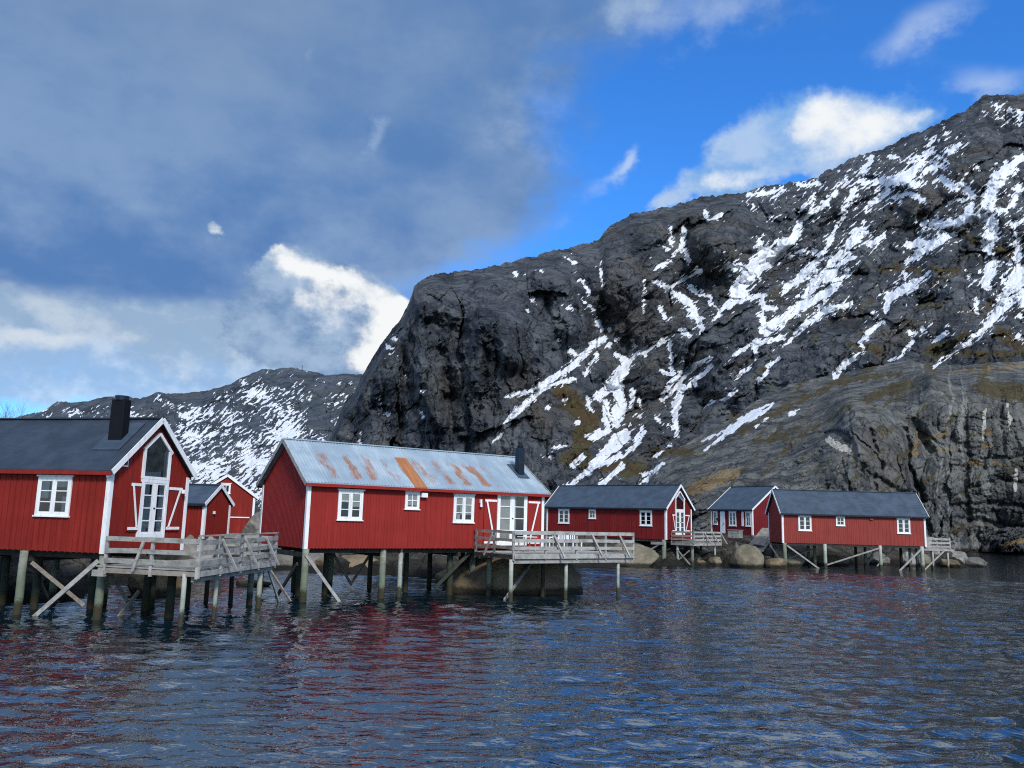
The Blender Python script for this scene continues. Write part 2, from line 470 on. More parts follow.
def cabin(key, name, label, x0, x1, W, zf, ze, zr, red, roofmat, fascia, front_open, gable_open, spacing, gspacing,
          gable_side, loc=None, rz=None, batd=.022, corr=False, group="red cabins on the waterfront", cat="cabin", gb=True, ov=.22, eov=.25, beov=None):
    if key: x, y, rz = HUT[key]; loc = (x, y, 0)
    root = empty(name, loc, rz)
    tag(root, label, cat, group)
    FR = (V((0,0,0)), V((1,0,0)), V((0,-1,0)))
    FB = (V((0,W,0)), V((1,0,0)), V((0,1,0)))
    GR = (V((x1,0,0)), V((0,1,0)), V((1,0,0)))
    GL = (V((x0,0,0)), V((0,1,0)), V((-1,0,0)))
    wl = MB()
    wl.prism([(x0,0,zf),(x0,W,zf),(x0,W,ze),(x0,W/2,zr-.05),(x0,0,ze)], (x1-x0,0,0))
    gtop = lambda u: ze + (zr-.05-ze)*(1-abs(u-W/2)/(W/2)) - .02
    battens(wl, FR, rng(x0+.1, x1-.1, spacing) if not isinstance(spacing, list) else spacing, zf-.02, ze-.02, front_open, d=batd)
    battens(wl, FB, rng(x0+.1, x1-.1, .3), zf-.02, ze-.02, [], d=batd)
    for F, side in ((GR, 'R'), (GL, 'L')):
        battens(wl, F, rng(.1, W-.1, gspacing), zf-.02, gtop, gable_open if side == gable_side else [], d=batd*.8)
    wl.build("wall", red, root)
    # roof: two slopes
    sl = (zr-ze)/(W/2)
    beov = eov if beov is None else beov
    rf = MB(); th = .07
    for sgn in (0, 1):
        ya, za_ = (-eov, ze - eov*sl + .03); yb, zb = (W/2, zr+.03)
        if sgn: ya, za_ = W+beov, ze - beov*sl + .03
        if corr and not sgn:
            n = int((x1-x0+2*ov)/.03)
            vs = []; fs = []
            for i in range(n+1):
                xx = x0-ov + (x1-x0+2*ov)*i/n
                dz = .014*math.sin(2*math.pi*xx/.15)
                for k in range(2):
                    vs.append((xx, ya if k == 0 else yb, (za_ if k == 0 else zb)+dz+th))
                if i: fs.append((2*i-2, 2*i, 2*i+1, 2*i-1))
            rf.add(vs, fs)
        rf.prism([(x0-ov,ya,za_),(x0-ov,yb,zb),(x0-ov,yb,zb+th*.85),(x0-ov,ya,za_+th*.85)], (x1-x0+2*ov,0,0))
    rf.bar((x0-ov, W/2, zr+.03+th), (x1+ov, W/2, zr+.03+th), .22, .05, side=(0,1,0))
    roof = rf.build("roof", roofmat, root)
    # bargeboards
    for xx, F in ((x1+ov, 1), (x0-ov, -1)):
        for ya, eo in ((-eov-.03, eov), (W+beov+.03, beov)):
            b = MB()
            za_ = ze - (eo+.03)*sl
            P = V((xx+F*.018, ya, za_+.035)); Q = V((xx+F*.018, W/2, zr+.035))
            b.bar(P, Q, .19, .03, side=(0,0,1))
            b.build("bargeboard", M["white"] if gb else M["wood_pale"], root)
    # fascia below the eaves
    for yy, eo in ((-eov-.02, eov), (W+beov+.02, beov)):
        MB().box(x0-ov+.01, x1+(ov-.01 if yy < 0 else .02), yy-.02, yy+.02, ze-eo*sl-.08, ze-eo*sl+.05).build("fascia", fascia, root)
    # corner boards
    for cx, sx in ((x0, -1), (x1, 1)):
        for cy, sy in ((0, -1), (W, 1)):
            m = MB()
            a, b = sorted((cx+sx*.032, cx-sx*.13)); c, d = sorted((cy+sy*.034, cy+sy*.0005)); m.box(a, b, c, d, zf-.03, ze-.12)
            a, b = sorted((cx+sx*.034, cx+sx*.0005)); c, d = sorted((cy+sy*.0002, cy-sy*.13)); m.box(a, b, c, d, zf-.028, ze-.11)
            m.build("corner_board", M["white"], root)
    return root, FR, GR, GL, gtop

def pile(root, x, y, zt, mat="pile", r=.125, lean=(0, 0), zb=-1.6, seed=0):
    return MB().tube((x-lean[0]*1.6, y-lean[1]*1.6, zb), (x+lean[0]*zt, y+lean[1]*zt, zt), r*1.06, r*.92, 12, 5, .012, seed+int(x*31+y*17)).build("pile", M[mat], root, True)

def brace(root, p, q, w=.15, t=.07, mat="wood_pale", side=None):
    return MB().bar(p, q, w, t, side).build("diagonal_brace", M[mat], root)

def beam(root, p, q, w=.2, t=.14, mat="wood_dark"):
    return MB().bar(p, q, w, t).build("floor_beam", M[mat], root)

def chimney(root, x, y, zb, zt, w=.36, d=.36, mat="black", cap="steel", skirt=True):
    m = MB(); m.box(x-w/2, x+w/2, y-d/2, y+d/2, zb, zt)
    c = bevel(m.build("chimney", M[mat], root), .015)
    k = MB(); k.tube((x, y, zt-.02), (x, y, zt+.14), w*.42, w*.42, 16); k.build("flue", M[cap], c, False)
    return c

# --- cabin A: at the left edge, chimney and tall gable window
openA = [(-2.93,-1.45,3.2,4.72)]
gopA = [(1.46,3.05,2.5,5.72),(1.9,2.6,5.7,6.38),(.93,1.5,2.8,4.5),(3.0,3.82,2.8,4.5)]
A, FRA, GRA, GLA, _ = cabin("A", "cabin", "red cabin at the left edge with dark slate roof and tall black chimney",
    -10.5, 0, 4.22, 2.12, 4.95, 6.80, M["red_a"], M["slate"], M["red_a"], openA, gopA, .235, .235, 'R', eov=.2, beov=.12)
window(A, FRA, -2.88, -1.50, 3.30, 4.62, curtain=[(.05,.30,.45,1),(.36,.47,0,1),(.55,.95,.78,1),(.80,.97,.05,.5)])
window(A, FRA, -7.4, -6.05, 3.30, 4.62)
glazed_door(A, GRA, 1.52, 3.0, 2.58, 4.66, 4, curtain=[(0,.30,0,1),(.74,1,0,1),(.3,.42,.1,.75)])
gable_window(A, GRA, 1.50, 3.0, 4.665, 5.72, 6.36)
shutter(A, GRA, .95, 1.50, 2.82, 4.56, M["red_a"], False)
shutter(A, GRA, 3.02, 3.82, 2.82, 4.50, M["red_a"], True)
v = MB(); v.wbox(GRA, .42, .72, 5.02, 5.30, 0, .06); vv = v.build("vent", M["white"], A)
MB().wbox(GRA, .47, .67, 5.08, 5.25, .061, .07).build("louvre", M["red_a"], vv)
chimney(A, -.88, 1.20, 5.9, 7.45, .56, .34)
m = MB(); sl_ = (6.80-4.95)/2.11
m.prism([(-1.42,.62,4.95+.62*sl_+.115),(-.30,.62,4.95+.62*sl_+.115),(-.30,1.85,4.95+1.85*sl_+.115),(-1.42,1.85,4.95+1.85*sl_+.115)], (0,0,.02))
m.build("chimney_flashing", M["blue_sheet"], A)
MB().box(-.06, .06, -.16, -.035, 4.62, 4.86).build("gutter_outlet", M["white"], A)
MB().wbox(GRA, 3.74, 3.84, 4.22, 4.36, .1, .22).build("wall_lamp", M["plastic"], A)
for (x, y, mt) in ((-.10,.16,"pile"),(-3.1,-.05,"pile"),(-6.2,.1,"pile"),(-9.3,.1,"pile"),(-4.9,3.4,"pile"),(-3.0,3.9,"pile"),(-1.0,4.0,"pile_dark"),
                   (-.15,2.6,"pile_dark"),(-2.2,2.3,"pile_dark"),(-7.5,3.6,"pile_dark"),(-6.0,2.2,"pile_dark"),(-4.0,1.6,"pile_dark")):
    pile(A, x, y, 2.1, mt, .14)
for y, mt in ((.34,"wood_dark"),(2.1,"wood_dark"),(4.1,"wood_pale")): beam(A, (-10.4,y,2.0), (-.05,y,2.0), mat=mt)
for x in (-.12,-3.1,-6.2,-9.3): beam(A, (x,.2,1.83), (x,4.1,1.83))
brace(A, (-.12,-.05,1.85), (-2.5,-.12,-.2), .15, .08)
brace(A, (-3.0,.2,1.7), (-1.9,1.6,.2), .13, .06, "wood_brown"); brace(A, (-3.2,.3,1.8), (-4.9,3.2,.2), .13, .06, "wood_brown")
brace(A, (-.05,.5,1.45), (-.05,2.1,-.2), .12, .06, "wood_brown"); brace(A, (.06,1.9,.75), (.06,.8,-.2), .12, .06, "wood_brown")
brace(A, (-6.0,.05,1.85), (-8.4,.05,-.2), .15, .08)

# --- cabin B: rusty tin roof
openB = [(1.3,2.62,3.28,4.74),(4.58,5.44,3.84,4.78),(7.18,8.46,3.28,4.74),(9.68,11.65,2.2,4.96),(8.93,12.5,2.2,4.5)]
B, FRB, GRB, GLB, _ = cabin("B", "cabin", "red cabin with rusty pale blue tin roof standing on stilts in the centre",
    0, 12.66, 5.46, 2.16, 4.98, 6.81, M["red_b"], M["tin"], M["red_b"], openB, [], rng(.1, 5.5, .15)+rng(5.75, 12.56, .30), .15, 'L', batd=.014, corr=True, gb=False)
window(B, FRB, 1.38, 2.55, 3.37, 4.63, curtain=[(0,.47,.62,1),(.53,1,.45,1)])
window(B, FRB, 4.64, 5.38, 3.92, 4.70, small=True, rows=2, curtain=[(0,1,.1,1)])
window(B, FRB, 7.24, 8.40, 3.37, 4.66, curtain=[(0,.95,.25,1),(.1,.3,0,.6)])
glazed_door(B, FRB, 9.75, 11.58, 2.30, 4.88, 4, curtain=[(0,.46,0,1),(.54,.66,0,1)])
shutter(B, FRB, 8.98, 9.72, 2.34, 4.56, M["red_b"], False); shutter(B, FRB, 11.62, 12.40, 2.34, 4.56, M["red_b"], True)
bx = MB(); bx.wbox(FRB, 5.42, 5.72, 4.46, 4.66, .015, .2); bx.build("junction_box", M["plastic"], B)
lm = MB(); lm.wbox(FRB, 8.70, 8.80, 4.30, 4.48, .016, .12); lm.tube((8.75,-.12,4.12),(8.75,-.12,4.33),.07,.05); lm.build("wall_lamp", M["plastic"], B)
chimney(B, 12.02, 1.25, 5.7, 7.25, .36, .36, "steel", "black")
m = MB(); sl_ = (6.81-4.98)/2.73
m.prism([(11.7,.85,4.98+.85*sl_+.135),(12.4,.85,4.98+.85*sl_+.135),(12.4,1.95,4.98+1.95*sl_+.135),(11.7,1.95,4.98+1.95*sl_+.135)], (0,0,.02))
m.build("chimney_flashing", M["blue_sheet"], B)
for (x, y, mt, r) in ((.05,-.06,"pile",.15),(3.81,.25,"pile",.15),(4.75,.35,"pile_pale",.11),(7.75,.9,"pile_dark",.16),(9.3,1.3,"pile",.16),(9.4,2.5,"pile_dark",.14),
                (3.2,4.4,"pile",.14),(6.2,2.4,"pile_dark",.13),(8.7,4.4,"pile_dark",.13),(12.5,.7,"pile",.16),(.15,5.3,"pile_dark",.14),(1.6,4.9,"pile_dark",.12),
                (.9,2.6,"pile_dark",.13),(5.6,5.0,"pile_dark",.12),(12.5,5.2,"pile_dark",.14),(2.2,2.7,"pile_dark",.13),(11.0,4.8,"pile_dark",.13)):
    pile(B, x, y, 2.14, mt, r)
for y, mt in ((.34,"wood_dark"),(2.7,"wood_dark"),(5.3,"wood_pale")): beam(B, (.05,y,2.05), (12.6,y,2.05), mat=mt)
for x in (.1,3.8,7.8,12.5): beam(B, (x,.2,1.88), (x,5.3,1.88))
brace(B, (0,-.22,1.9), (1.7,-.22,-.15), .13, .07)
brace(B, (-.12,.35,1.5), (-.12,2.7,-.2), .15, .07, "wood_dark"); brace(B, (-.2,3.2,1.05), (-.2,.5,-.1), .12, .06, "wood_brown")
brace(B, (8.6,.5,1.95), (6.75,.6,.3), .15, .08, "pile_dark"); brace(B, (3.2,4.3,1.8), (4.4,4.5,.2), .12, .06, "wood_brown")
brace(B, (5.6,5,1.7), (4.6,4.9,.3), .12, .06, "wood_brown")

# --- cabin C: middle distance, blue-grey roof, gable to the right
openC = [(-11.86,-10.44,3.2,4.72),(-8.26,-7.38,3.7,4.7),(-2.68,-1.36,3.2,4.7)]
gopC = [(1.5,3.15,2.5,5.72),(2.0,2.6,5.7,6.4),(.93,1.5,2.8,4.5),(3.1,3.9,2.8,4.5)]
C, FRC, GRC, GLC, _ = cabin("C", "cabin", "dark red cabin with blue grey roof and white gable window behind the middle deck",
    -13.23, 0, 4.39, 2.16, 4.97, 6.88, M["red_c"], M["blue_sheet"], M["steel"], openC, gopC, .26, .26, 'R')
window(C, FRC, -11.80, -10.50, 3.29, 4.62); window(C, FRC, -8.22, -7.42, 3.80, 4.62, small=True, rows=2); window(C, FRC, -2.65, -1.40, 3.29, 4.60)
glazed_door(C, GRC, 1.52, 3.12, 2.58, 4.70, 4, curtain=[(.1,.4,.1,1),(.6,.9,.1,1)])
gable_window(C, GRC, 1.52, 3.12, 4.705, 5.72, 6.40)
shutter(C, GRC, .92, 1.50, 2.82, 4.40, M["red_c"], False); shutter(C, GRC, 3.14, 3.98, 2.82, 4.40, M["red_c"], True)
MB().wbox(FRC, -5.6, -5.35, 4.42, 4.58, .02, .1).build("vent", M["red_e"], C)
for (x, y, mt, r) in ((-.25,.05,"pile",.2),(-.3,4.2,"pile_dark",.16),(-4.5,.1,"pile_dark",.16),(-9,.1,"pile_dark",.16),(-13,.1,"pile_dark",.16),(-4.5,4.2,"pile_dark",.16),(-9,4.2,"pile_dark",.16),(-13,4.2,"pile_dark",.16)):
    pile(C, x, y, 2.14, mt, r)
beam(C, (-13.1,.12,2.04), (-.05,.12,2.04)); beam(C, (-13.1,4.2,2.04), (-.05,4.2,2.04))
brace(C, (-.4,-.1,1.85), (-2.4,-.1,.75), .12, .07, "wood"); beam(C, (-1.4,-.16,1.82), (-.1,-.16,1.82), .22, .12, "wood")

# --- cabin D: right, over the water
openD = [(1.38,2.66,3.14,4.66),(4.74,5.64,3.66,4.62),(10.16,11.44,3.12,4.64)]
D, FRD, GRD, GLD, _ = cabin("D", "cabin", "bright red cabin with navy roof on braced stilts over water at the right",
    0, 12.74, 3.9, 2.12, 4.89, 6.80, M["red_d"], M["blue_sheet"], M["steel"], openD, [], rng(.1, 7.0, .17)+rng(7.25, 12.64, .33), .17, 'L', batd=.016)
window(D, FRD, 1.43, 2.60, 3.22, 4.56); window(D, FRD, 4.79, 5.59, 3.74, 4.54, small=True, rows=2); window(D, FRD, 10.21, 11.39, 3.20, 4.54)
v = MB(); v.wbox(FRD, 7.8, 8.1, 4.3, 4.48, .016, .12); v.wbox(FRD, 7.8, 7.9, 4.48, 4.62, .016, .12); v.build("vent", M["red_d"], D)
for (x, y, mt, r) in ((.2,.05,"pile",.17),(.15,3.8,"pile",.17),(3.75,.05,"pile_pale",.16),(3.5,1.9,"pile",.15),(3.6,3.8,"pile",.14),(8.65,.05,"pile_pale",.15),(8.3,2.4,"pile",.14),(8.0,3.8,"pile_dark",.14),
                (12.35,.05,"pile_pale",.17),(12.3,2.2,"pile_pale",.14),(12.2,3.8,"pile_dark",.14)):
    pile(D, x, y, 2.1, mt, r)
for y in (.12,2.0,3.8): beam(D, (.05,y,2.02), (12.7,y,2.02))
brace(D, (.35,-.12,1.88), (3.3,-.14,-.2), .13, .08, "wood_pale"); brace(D, (3.85,-.1,.3), (8.5,-.1,1.86), .12, .08, "wood")
brace(D, (10.05,-.12,-.2), (12.2,-.12,1.86), .15, .08, "wood_pale"); brace(D, (8.8,1.2,.25), (10.4,1.2,1.85), .12, .08, "wood")
brace(D, (-.5,2.0,1.85), (.15,.2,.0), .12, .08, "wood_pale"); brace(D, (.3,1.8,.35), (3.6,1.8,1.7), .12, .08, "wood_brown"); brace(D, (.4,3.0,1.8), (2.2,3.0,.2), .12, .08, "wood_brown")
brace(D, (8.4,2.5,.1), (9.2,2.5,1.7), .1, .07, "wood_brown")

# --- cabin E: on land behind, facing left
eth = R(-56)
E_, FRE, GRE, GLE, _ = cabin(None, "cabin", "low red cabin on land with five white openings behind the right cabin",
    -5.7, 0, 7.2, 2.55, 5.30, 7.75, M["red_e"], M["blue_sheet"], M["steel"],
    [(-5.5,-4.7,3.5,5.1),(-4.45,-3.65,2.6,5.1),(-3.25,-2.0,3.4,5.1),(-1.5,-1.05,3.4,5.1),(-.9,-.15,3.4,5.1)], [], .26, .26, 'R', loc=(25.75, 88.0, 0), rz=eth)
window(E_, FRE, -5.42, -4.78, 3.55, 4.98, small=True, rows=2); window(E_, FRE, -3.15, -2.15, 3.45, 4.98); window(E_, FRE, -.88, -.18, 3.45, 4.98, small=True, rows=3)
m = MB(); m.wbox(FRE, -4.38, -3.72, 2.62, 5.0, .0, .05); dr = m.build("door", M["white"], E_)
MB().wbox(FRE, -3.88, -3.80, 3.6, 3.7, .05, .12).build("handle", M["steel"], dr)
MB().wbox(FRE, -1.42, -1.12, 3.45, 5.0, 0, .05).build("trim_board", M["white"], E_)
MB().wbox(FRE, -4.72, -4.44, 4.05, 4.25, .03, .3).build("wall_lamp", M["steel"], E_)
chimney(E_, -2.3, 4.2, 6.8, 7.5, .4, .4, "black", "steel")
MB().box(-5.7, 0, .02, 7.18, 1.2, 2.55).build("foundation", M["rock_grey"], E_)

# --- sheds behind cabin A
SH, FRS, GRS, GLS, _ = cabin(None, "shed", "small red shed with dark roof beside the left cabin gable",
    -5.5, 0, 2.5, 2.1, 4.05, 4.98, M["red_a"], M["blue_sheet"], M["steel"], [], [], .2, .2, 'R', loc=(-16.75, 46.0, 0), rz=R(-13), group="sheds behind the left cabin", cat="shed", ov=.12, eov=.18)
MB().wbox(GRS, .75, .85, 3.42, 3.58, .03, .14).build("wall_lamp", M["plastic"], SH)
MB().box(-5.5, 0, .02, 2.48, .9, 2.1).build("foundation", M["rock_grey"], SH)
BH, FRH, GRH, GLH, _ = cabin(None, "boathouse", "red boathouse gable with small square window and white braced door behind",
    -6, 0, 4.2, 2.0, 4.75, 6.22, M["red_a"], M["slate"], M["steel"], [], [(1.75,2.35,5.0,5.6)], .2, .2, 'R', loc=(-23.1, 61.4, 0), rz=R(-66), group="sheds behind the left cabin", cat="shed", ov=.12, eov=.2)
window(BH, GRH, 1.72, 2.38, 4.92, 5.62, small=True, rows=1)
s = MB(); s.wbox(GRH, 1.5, 2.5, 2.1, 4.15, .02, .06); dr = s.build("door", M["red_a"], BH)
b = MB(); b.wbox(GRH, 1.6, 2.5, 3.98, 4.10, .061, .09); b.wbox(GRH, 1.5, 2.4, 2.4, 2.52, .061, .09); b.wbar(GRH, (1.62, 3.98), (2.35, 2.5), .11, .0915, .11)
b.build("brace", M["white"], dr)
MB().wbox(GRH, .9, 3.9, 3.12, 3.2, .03, .055).build("trim_board", M["white"], BH)
MB().box(-6, 0, .02, 4.18, .8, 2.0).build("foundation", M["rock_grey"], BH)

# ------------------------------------------------------------------ decks
def deck_root(key, name, label, ox, oy):
    x, y, rz = HUT[key]
    c, s = math.cos(rz), math.sin(rz)
    r = empty(name, (x+ox*c-oy*s, y+ox*s+oy*c, 0), rz)
    tag(r, label, "deck", "wooden decks beside the cabins")
    return r, (lambda a, b, z=0.0: V((a-ox, b-oy, z)))

def boards(root, L, poly, z, along, mat="wood", w=.14, gap=.012, th=.045, seed=1):
    """planks over a convex quad poly (a,b,c,d): a-b one edge, d-c the opposite; planks run from a-b to d-c"""
    a, b, c, d = [V((p[0], p[1], 0)) for p in poly]
    n = max(2, int((b-a).length/w)); rg = random.Random(seed); m = MB()
    for i in range(n):
        t0, t1 = i/n, (i+1)/n - gap/(b-a).length
        p0, p1 = a.lerp(b, t0), a.lerp(b, t1); q0, q1 = d.lerp(c, t0), d.lerp(c, t1)
        e0, e1 = rg.uniform(-.03, .03), rg.uniform(-.03, .03); dz = rg.uniform(-.006, .006)
        dirv = (q0-p0).normalized()
        P = [L(*(p0+dirv*e0).xy, z+dz), L(*(p1+dirv*e0).xy, z+dz), L(*(q1+dirv*e1).xy, z+dz), L(*(q0+dirv*e1).xy, z+dz)]
        m.prism(P, (0,0,th))
    return m.build("deck_boards", M[mat], root)

def railing(root, L, p, q, zfloor, tops, mat, post_mat=None, npost=3, brace_at=(), bdir=.0, out=(0,-1), bot=True, plank_h=.13, post_h=None, lean_in=0.0, bout=.38, blen=None, seed=0, cap=False):
    """three-plank rail on posts from p to q (hut coordinates)"""
    P, Q = V((p[0],p[1],0)), V((q[0],q[1],0)); d = (Q-P).normalized(); o = V((out[0],out[1],0)).normalized()
    rg = random.Random(seed+int(abs(p[0])*7)); m = MB(); n = Q-P
    for k, zt in enumerate(tops):
        cut = rg.uniform(.35, .65)
        for (t0, t1) in ((0, cut), (cut+.002, 1)):
            A_ = P+n*t0+o*.035; B_ = P+n*t1+o*.035
            dz = rg.uniform(-.02, .02)
            m.bar(L(A_.x, A_.y, zt-plank_h/2+dz), L(B_.x, B_.y, zt-plank_h/2-dz*.5), plank_h*rg.uniform(.9,1.1), .035, side=(0,0,1))
    if cap:
        A_, B_ = P, Q
        m.bar(L(A_.x, A_.y, cap), L(B_.x, B_.y, cap), .14, .04, side=tuple(o))
    rl = m.build("railing", M[mat], root)
    top = max(tops) if not cap else cap-.02
    for i in range(npost):
        c = P + n*(i/(npost-1)) - o*.03
        MB().bar(L(c.x, c.y, zfloor-.25), L(c.x, c.y, top-.01), .09, .09, side=tuple(d)).build("post", M[post_mat or mat], rl)
    for t in brace_at:
        c = P + n*t + d*bdir
        a = P + n*t
        MB().bar(L(a.x+o.x*.075, a.y+o.y*.075, top-.12), L(c.x+o.x*bout, c.y+o.y*bout, zfloor-.1), .09, .06, side=tuple(d)).build("brace", M[post_mat or mat], rl)
    return rl

def sup(root, L, x, y, zt, mat="pile_pale", r=.085, lean=(0,0)):
    p = L(x, y, 0)
    return MB().tube((p.x-lean[0], p.y-lean[1], -1.5), (p.x, p.y, zt), r*1.05, r*.95, 10, 4, .01, int(x*13)).build("pile", M[mat], root, True)

def dbeam(root, L, p, q, z, mat="wood", w=.2, t=.1):
    MB().bar(L(p[0], p[1], z), L(q[0], q[1], z), w, t, side=(0,0,1)).build("deck_beam", M[mat], root)

# deck 1 at cabin A
d1, L = deck_root("A", "wooden_deck", "grey weathered deck with braced railing reaching from the left cabin gable", .2, -.35)
boards(d1, L, ((.12,-.38),(.12,3.9),(3.2,3.9),(3.82,-.38)), 1.70, 0, "wood")
boards(d1, L, ((.2,3.92),(3.18,3.92),(2.8,6.35),(.2,6.35)), 1.70, 0, "wood", seed=4)
railing(d1, L, (.42,-.38), (3.88,-.38), 1.72, (2.70,2.33,2.00), "wood", "wood_pale", 3, (.42,), -.3, (0,-1), plank_h=.15, bout=.1, seed=1)
railing(d1, L, (3.88,-.36), (2.8,6.3), 1.70, (2.66,2.34,2.02), "wood", "wood_pale", 5, (.22,.50,.80), .6, (1,.12), plank_h=.15, bout=.42, seed=2, cap=2.80)
railing(d1, L, (.3,6.3), (2.6,6.3), 1.70, (2.66,2.34,2.02), "wood", "wood_pale", 3, (), 0, (0,1), seed=3)
dbeam(d1, L, (.15,-.30), (3.85,-.30), 1.60, "wood_brown", .16); dbeam(d1, L, (3.83,-.3), (2.78,6.3), 1.60, "wood_pale", .17); dbeam(d1, L, (3.6,-.2), (2.65,6.3), 1.42, "wood", .16)
dbeam(d1, L, (.0,-.36), (.45,-.36), 1.50, "wood", .2, .14)
for g in (1.6, 3.8, 6.1): dbeam(d1, L, (.2,g), (2.8,g), 1.58, "wood_dark", .16)
for (x, y, mt, r) in ((3.38,-.30,"pile_pale",.078),(3.2,1.75,"pile_pale",.075),(2.7,5.4,"pile_pale",.1),(1.9,6.1,"pile",.12),(.3,4.4,"pile_dark",.1),(-.1,6.2,"pile_dark",.09),(1.0,6.2,"pile_dark",.09),(1.64,1.5,"pile_dark",.15)):
    sup(d1, L, x, y, 1.6, mt, r)
p, q = L(2.25,8.9,1.5), L(2.1,8.95,-.2)
MB().bar(L(2.62,6.0,1.5), L(2.2,8.0,-.2), .11, .06).build("diagonal_brace", M["wood_pale"], d1)

# deck 2 at cabin B
d2, L = deck_root("B", "wooden_deck", "pale grey deck with long railing in front of the rusty roofed cabin doors", 8.5, -3.1)
boards(d2, L, ((8.5,-.06),(8.5,-3.15),(15.75,-3.3),(15.75,-.06)), 2.0, 0, "wood_pale", seed=7)
boards(d2, L, ((12.95,-.02),(15.75,-.02),(15.6,3.2),(12.95,3.2)), 2.0, 0, "wood_pale", seed=8)
railing(d2, L, (8.5,-.1), (8.5,-3.12), 2.0, (3.07,2.72,2.38), "wood_brown", "wood", 3, (.5,), -.6, (-1,0), bout=.12, plank_h=.14, seed=5)  # left-facing rail in darker wood: its shade is put into the colour
railing(d2, L, (8.52,-3.15), (15.8,-3.3), 2.0, (3.07,2.72,2.38), "wood_pale", "wood_pale", 5, (.3,.62,.86), .45, (0,-1), bout=.35, plank_h=.16, seed=6)
MB().bar(L(8.55,-3.2,1.93), L(15.8,-3.34,1.93), .2, .05, side=(0,0,1)).build("edge_board", M["wood_pale"], d2)
MB().bar(L(8.45,-.1,1.93), L(8.45,-3.15,1.93), .16, .05, side=(0,0,1)).build("edge_board", M["wood_dark"], d2)  # left edge darker too, shade of that side put into the colour
dbeam(d2, L, (8.6,-3.05), (15.8,-3.2), 1.72, "wood", .2, .14); dbeam(d2, L, (8.6,-.3), (15.7,-.3), 1.8, "wood_brown", .2, .14)
for s in (8.6,10.6,12.6,14.6): dbeam(d2, L, (s,-3.1), (s,-.1), 1.86, "wood_brown", .14, .1)
for (x, y, mt, r) in ((8.5,-3.02,"pile_pale",.1),(11.75,-2.95,"pile_pale",.09),(14.95,-3.1,"pile_pale",.08),(12.2,.2,"pile",.16),(9.2,-.3,"pile",.13),(15.3,2.6,"pile_dark",.1),(11.6,-1.4,"pile_dark",.1)):
    sup(d2, L, x, y, 1.8, mt, r)
MB().bar(L(12.3,.2,1.6), L(8.4,-2.7,.0), .14, .07).build("diagonal_brace", M["wood"], d2)

# deck 3 at cabin C
d3, L = deck_root("C", "wooden_deck", "small raised deck at the white gable door above the shore boulders", .05, .7)
boards(d3, L, ((.05,.7),(.05,5.6),(2.3,5.6),(2.3,.7)), 1.95, 0, "wood", seed=9)
railing(d3, L, (.1,.7), (2.3,.7), 1.95, (2.92,2.6,2.28), "wood_brown", "wood", 3, (), 0, (0,-1), plank_h=.15, seed=7)  # left side in darker wood than the front, shade put into the colour
railing(d3, L, (2.3,.72), (2.3,5.6), 1.95, (2.92,2.6,2.28), "wood_pale", "wood_pale", 4, (.35,.65,.95), .5, (1,0), bout=.45, plank_h=.16, seed=8)
dbeam(d3, L, (.1,.72), (2.3,.72), 1.82, "wood_brown", .2); dbeam(d3, L, (2.3,.7), (2.3,5.5), 1.82, "wood_pale", .2)
for (x, y, mt, r) in ((.6,.9,"pile_pale",.12),(1.9,1.1,"pile",.14),(2.2,4.6,"pile_pale",.09),(.5,5.2,"pile_dark",.1)): sup(d3, L, x, y, 1.85, mt, r)
MB().bar(L(.55,.8,1.4), L(1.8,.9,.1), .1, .06).build("diagonal_brace", M["wood"], d3); MB().bar(L(1.8,.8,1.3), L(.3,.8,.1), .1, .06).build("diagonal_brace", M["wood"], d3)

# deck 4 at cabin D
d4, L = deck_root("D", "wooden_deck", "short pale deck on thin posts at the far right cabin end", 12.8, .6)
boards(d4, L, ((12.8,.6),(12.8,3.9),(15.5,3.9),(15.3,.6)), 1.92, 0, "wood_pale", seed=10)
railing(d4, L, (12.85,3.7), (15.4,3.7), 1.95, (2.93,2.62,2.30), "wood_pale", "wood_pale", 3, (), 0, (0,1), plank_h=.18, seed=11)
railing(d4, L, (15.3,3.7), (15.2,.7), 1.95, (2.93,2.62,2.30), "wood_pale", "wood_pale", 3, (), 0, (1,0), plank_h=.18, seed=12)
railing(d4, L, (12.85,.65), (15.2,.65), 1.95, (2.86,2.52,2.2), "wood_pale", "wood_pale", 3, (), 0, (0,-1), plank_h=.17, seed=13)
dbeam(d4, L, (12.8,.6), (15.5,.6), 1.82, "wood_pale", .16)
for (x, y, r) in ((13.6,.7,.09),(15.0,.8,.09),(14.9,3.5,.09),(13.5,3.5,.09)): sup(d4, L, x, y, 1.85, "pile_pale", r)
MB().bar(L(12.7,.6,.0), L(14.6,.6,1.75), .12, .07).build("diagonal_brace", M["wood_pale"], d4)

# garden furniture on deck 2
def place(key, a, b, z):
    x, y, rz = HUT[key]; c, s = math.cos(rz), math.sin(rz)
    return (x+a*c-b*s, y+a*s+b*c, z)
def garden_chair(loc, rz, label):
    r = empty("garden_chair", loc, rz); tag(r, label, "chair")
    s = MB(); [s.box(-.24, .24, -.24+i*.097, -.16+i*.097, .42, .45) for i in range(5)]; s.build("seat", M["plastic"], r)
    b = MB(); b.box(-.26, .26, .23, .26, .84, .92); b.box(-.26, .26, .23, .26, .62, .68); b.build("backrest", M["plastic"], r)
    for x in (-.25, .25):
        MB().box(x-.03, x+.03, -.26, -.2, 0, .64).build("leg", M["plastic"], r)
        MB().box(x-.03, x+.03, .22, .28, 0, .92).build("leg", M["plastic"], r)
        MB().box(x-.035, x+.035, -.27, .24, .64, .68).build("armrest", M["plastic"], r)
    return r
garden_chair(place("B", 13.5, .35, 2.046), HUT["B"][2]+R(-8), "white garden chair standing on the deck behind the long railing")
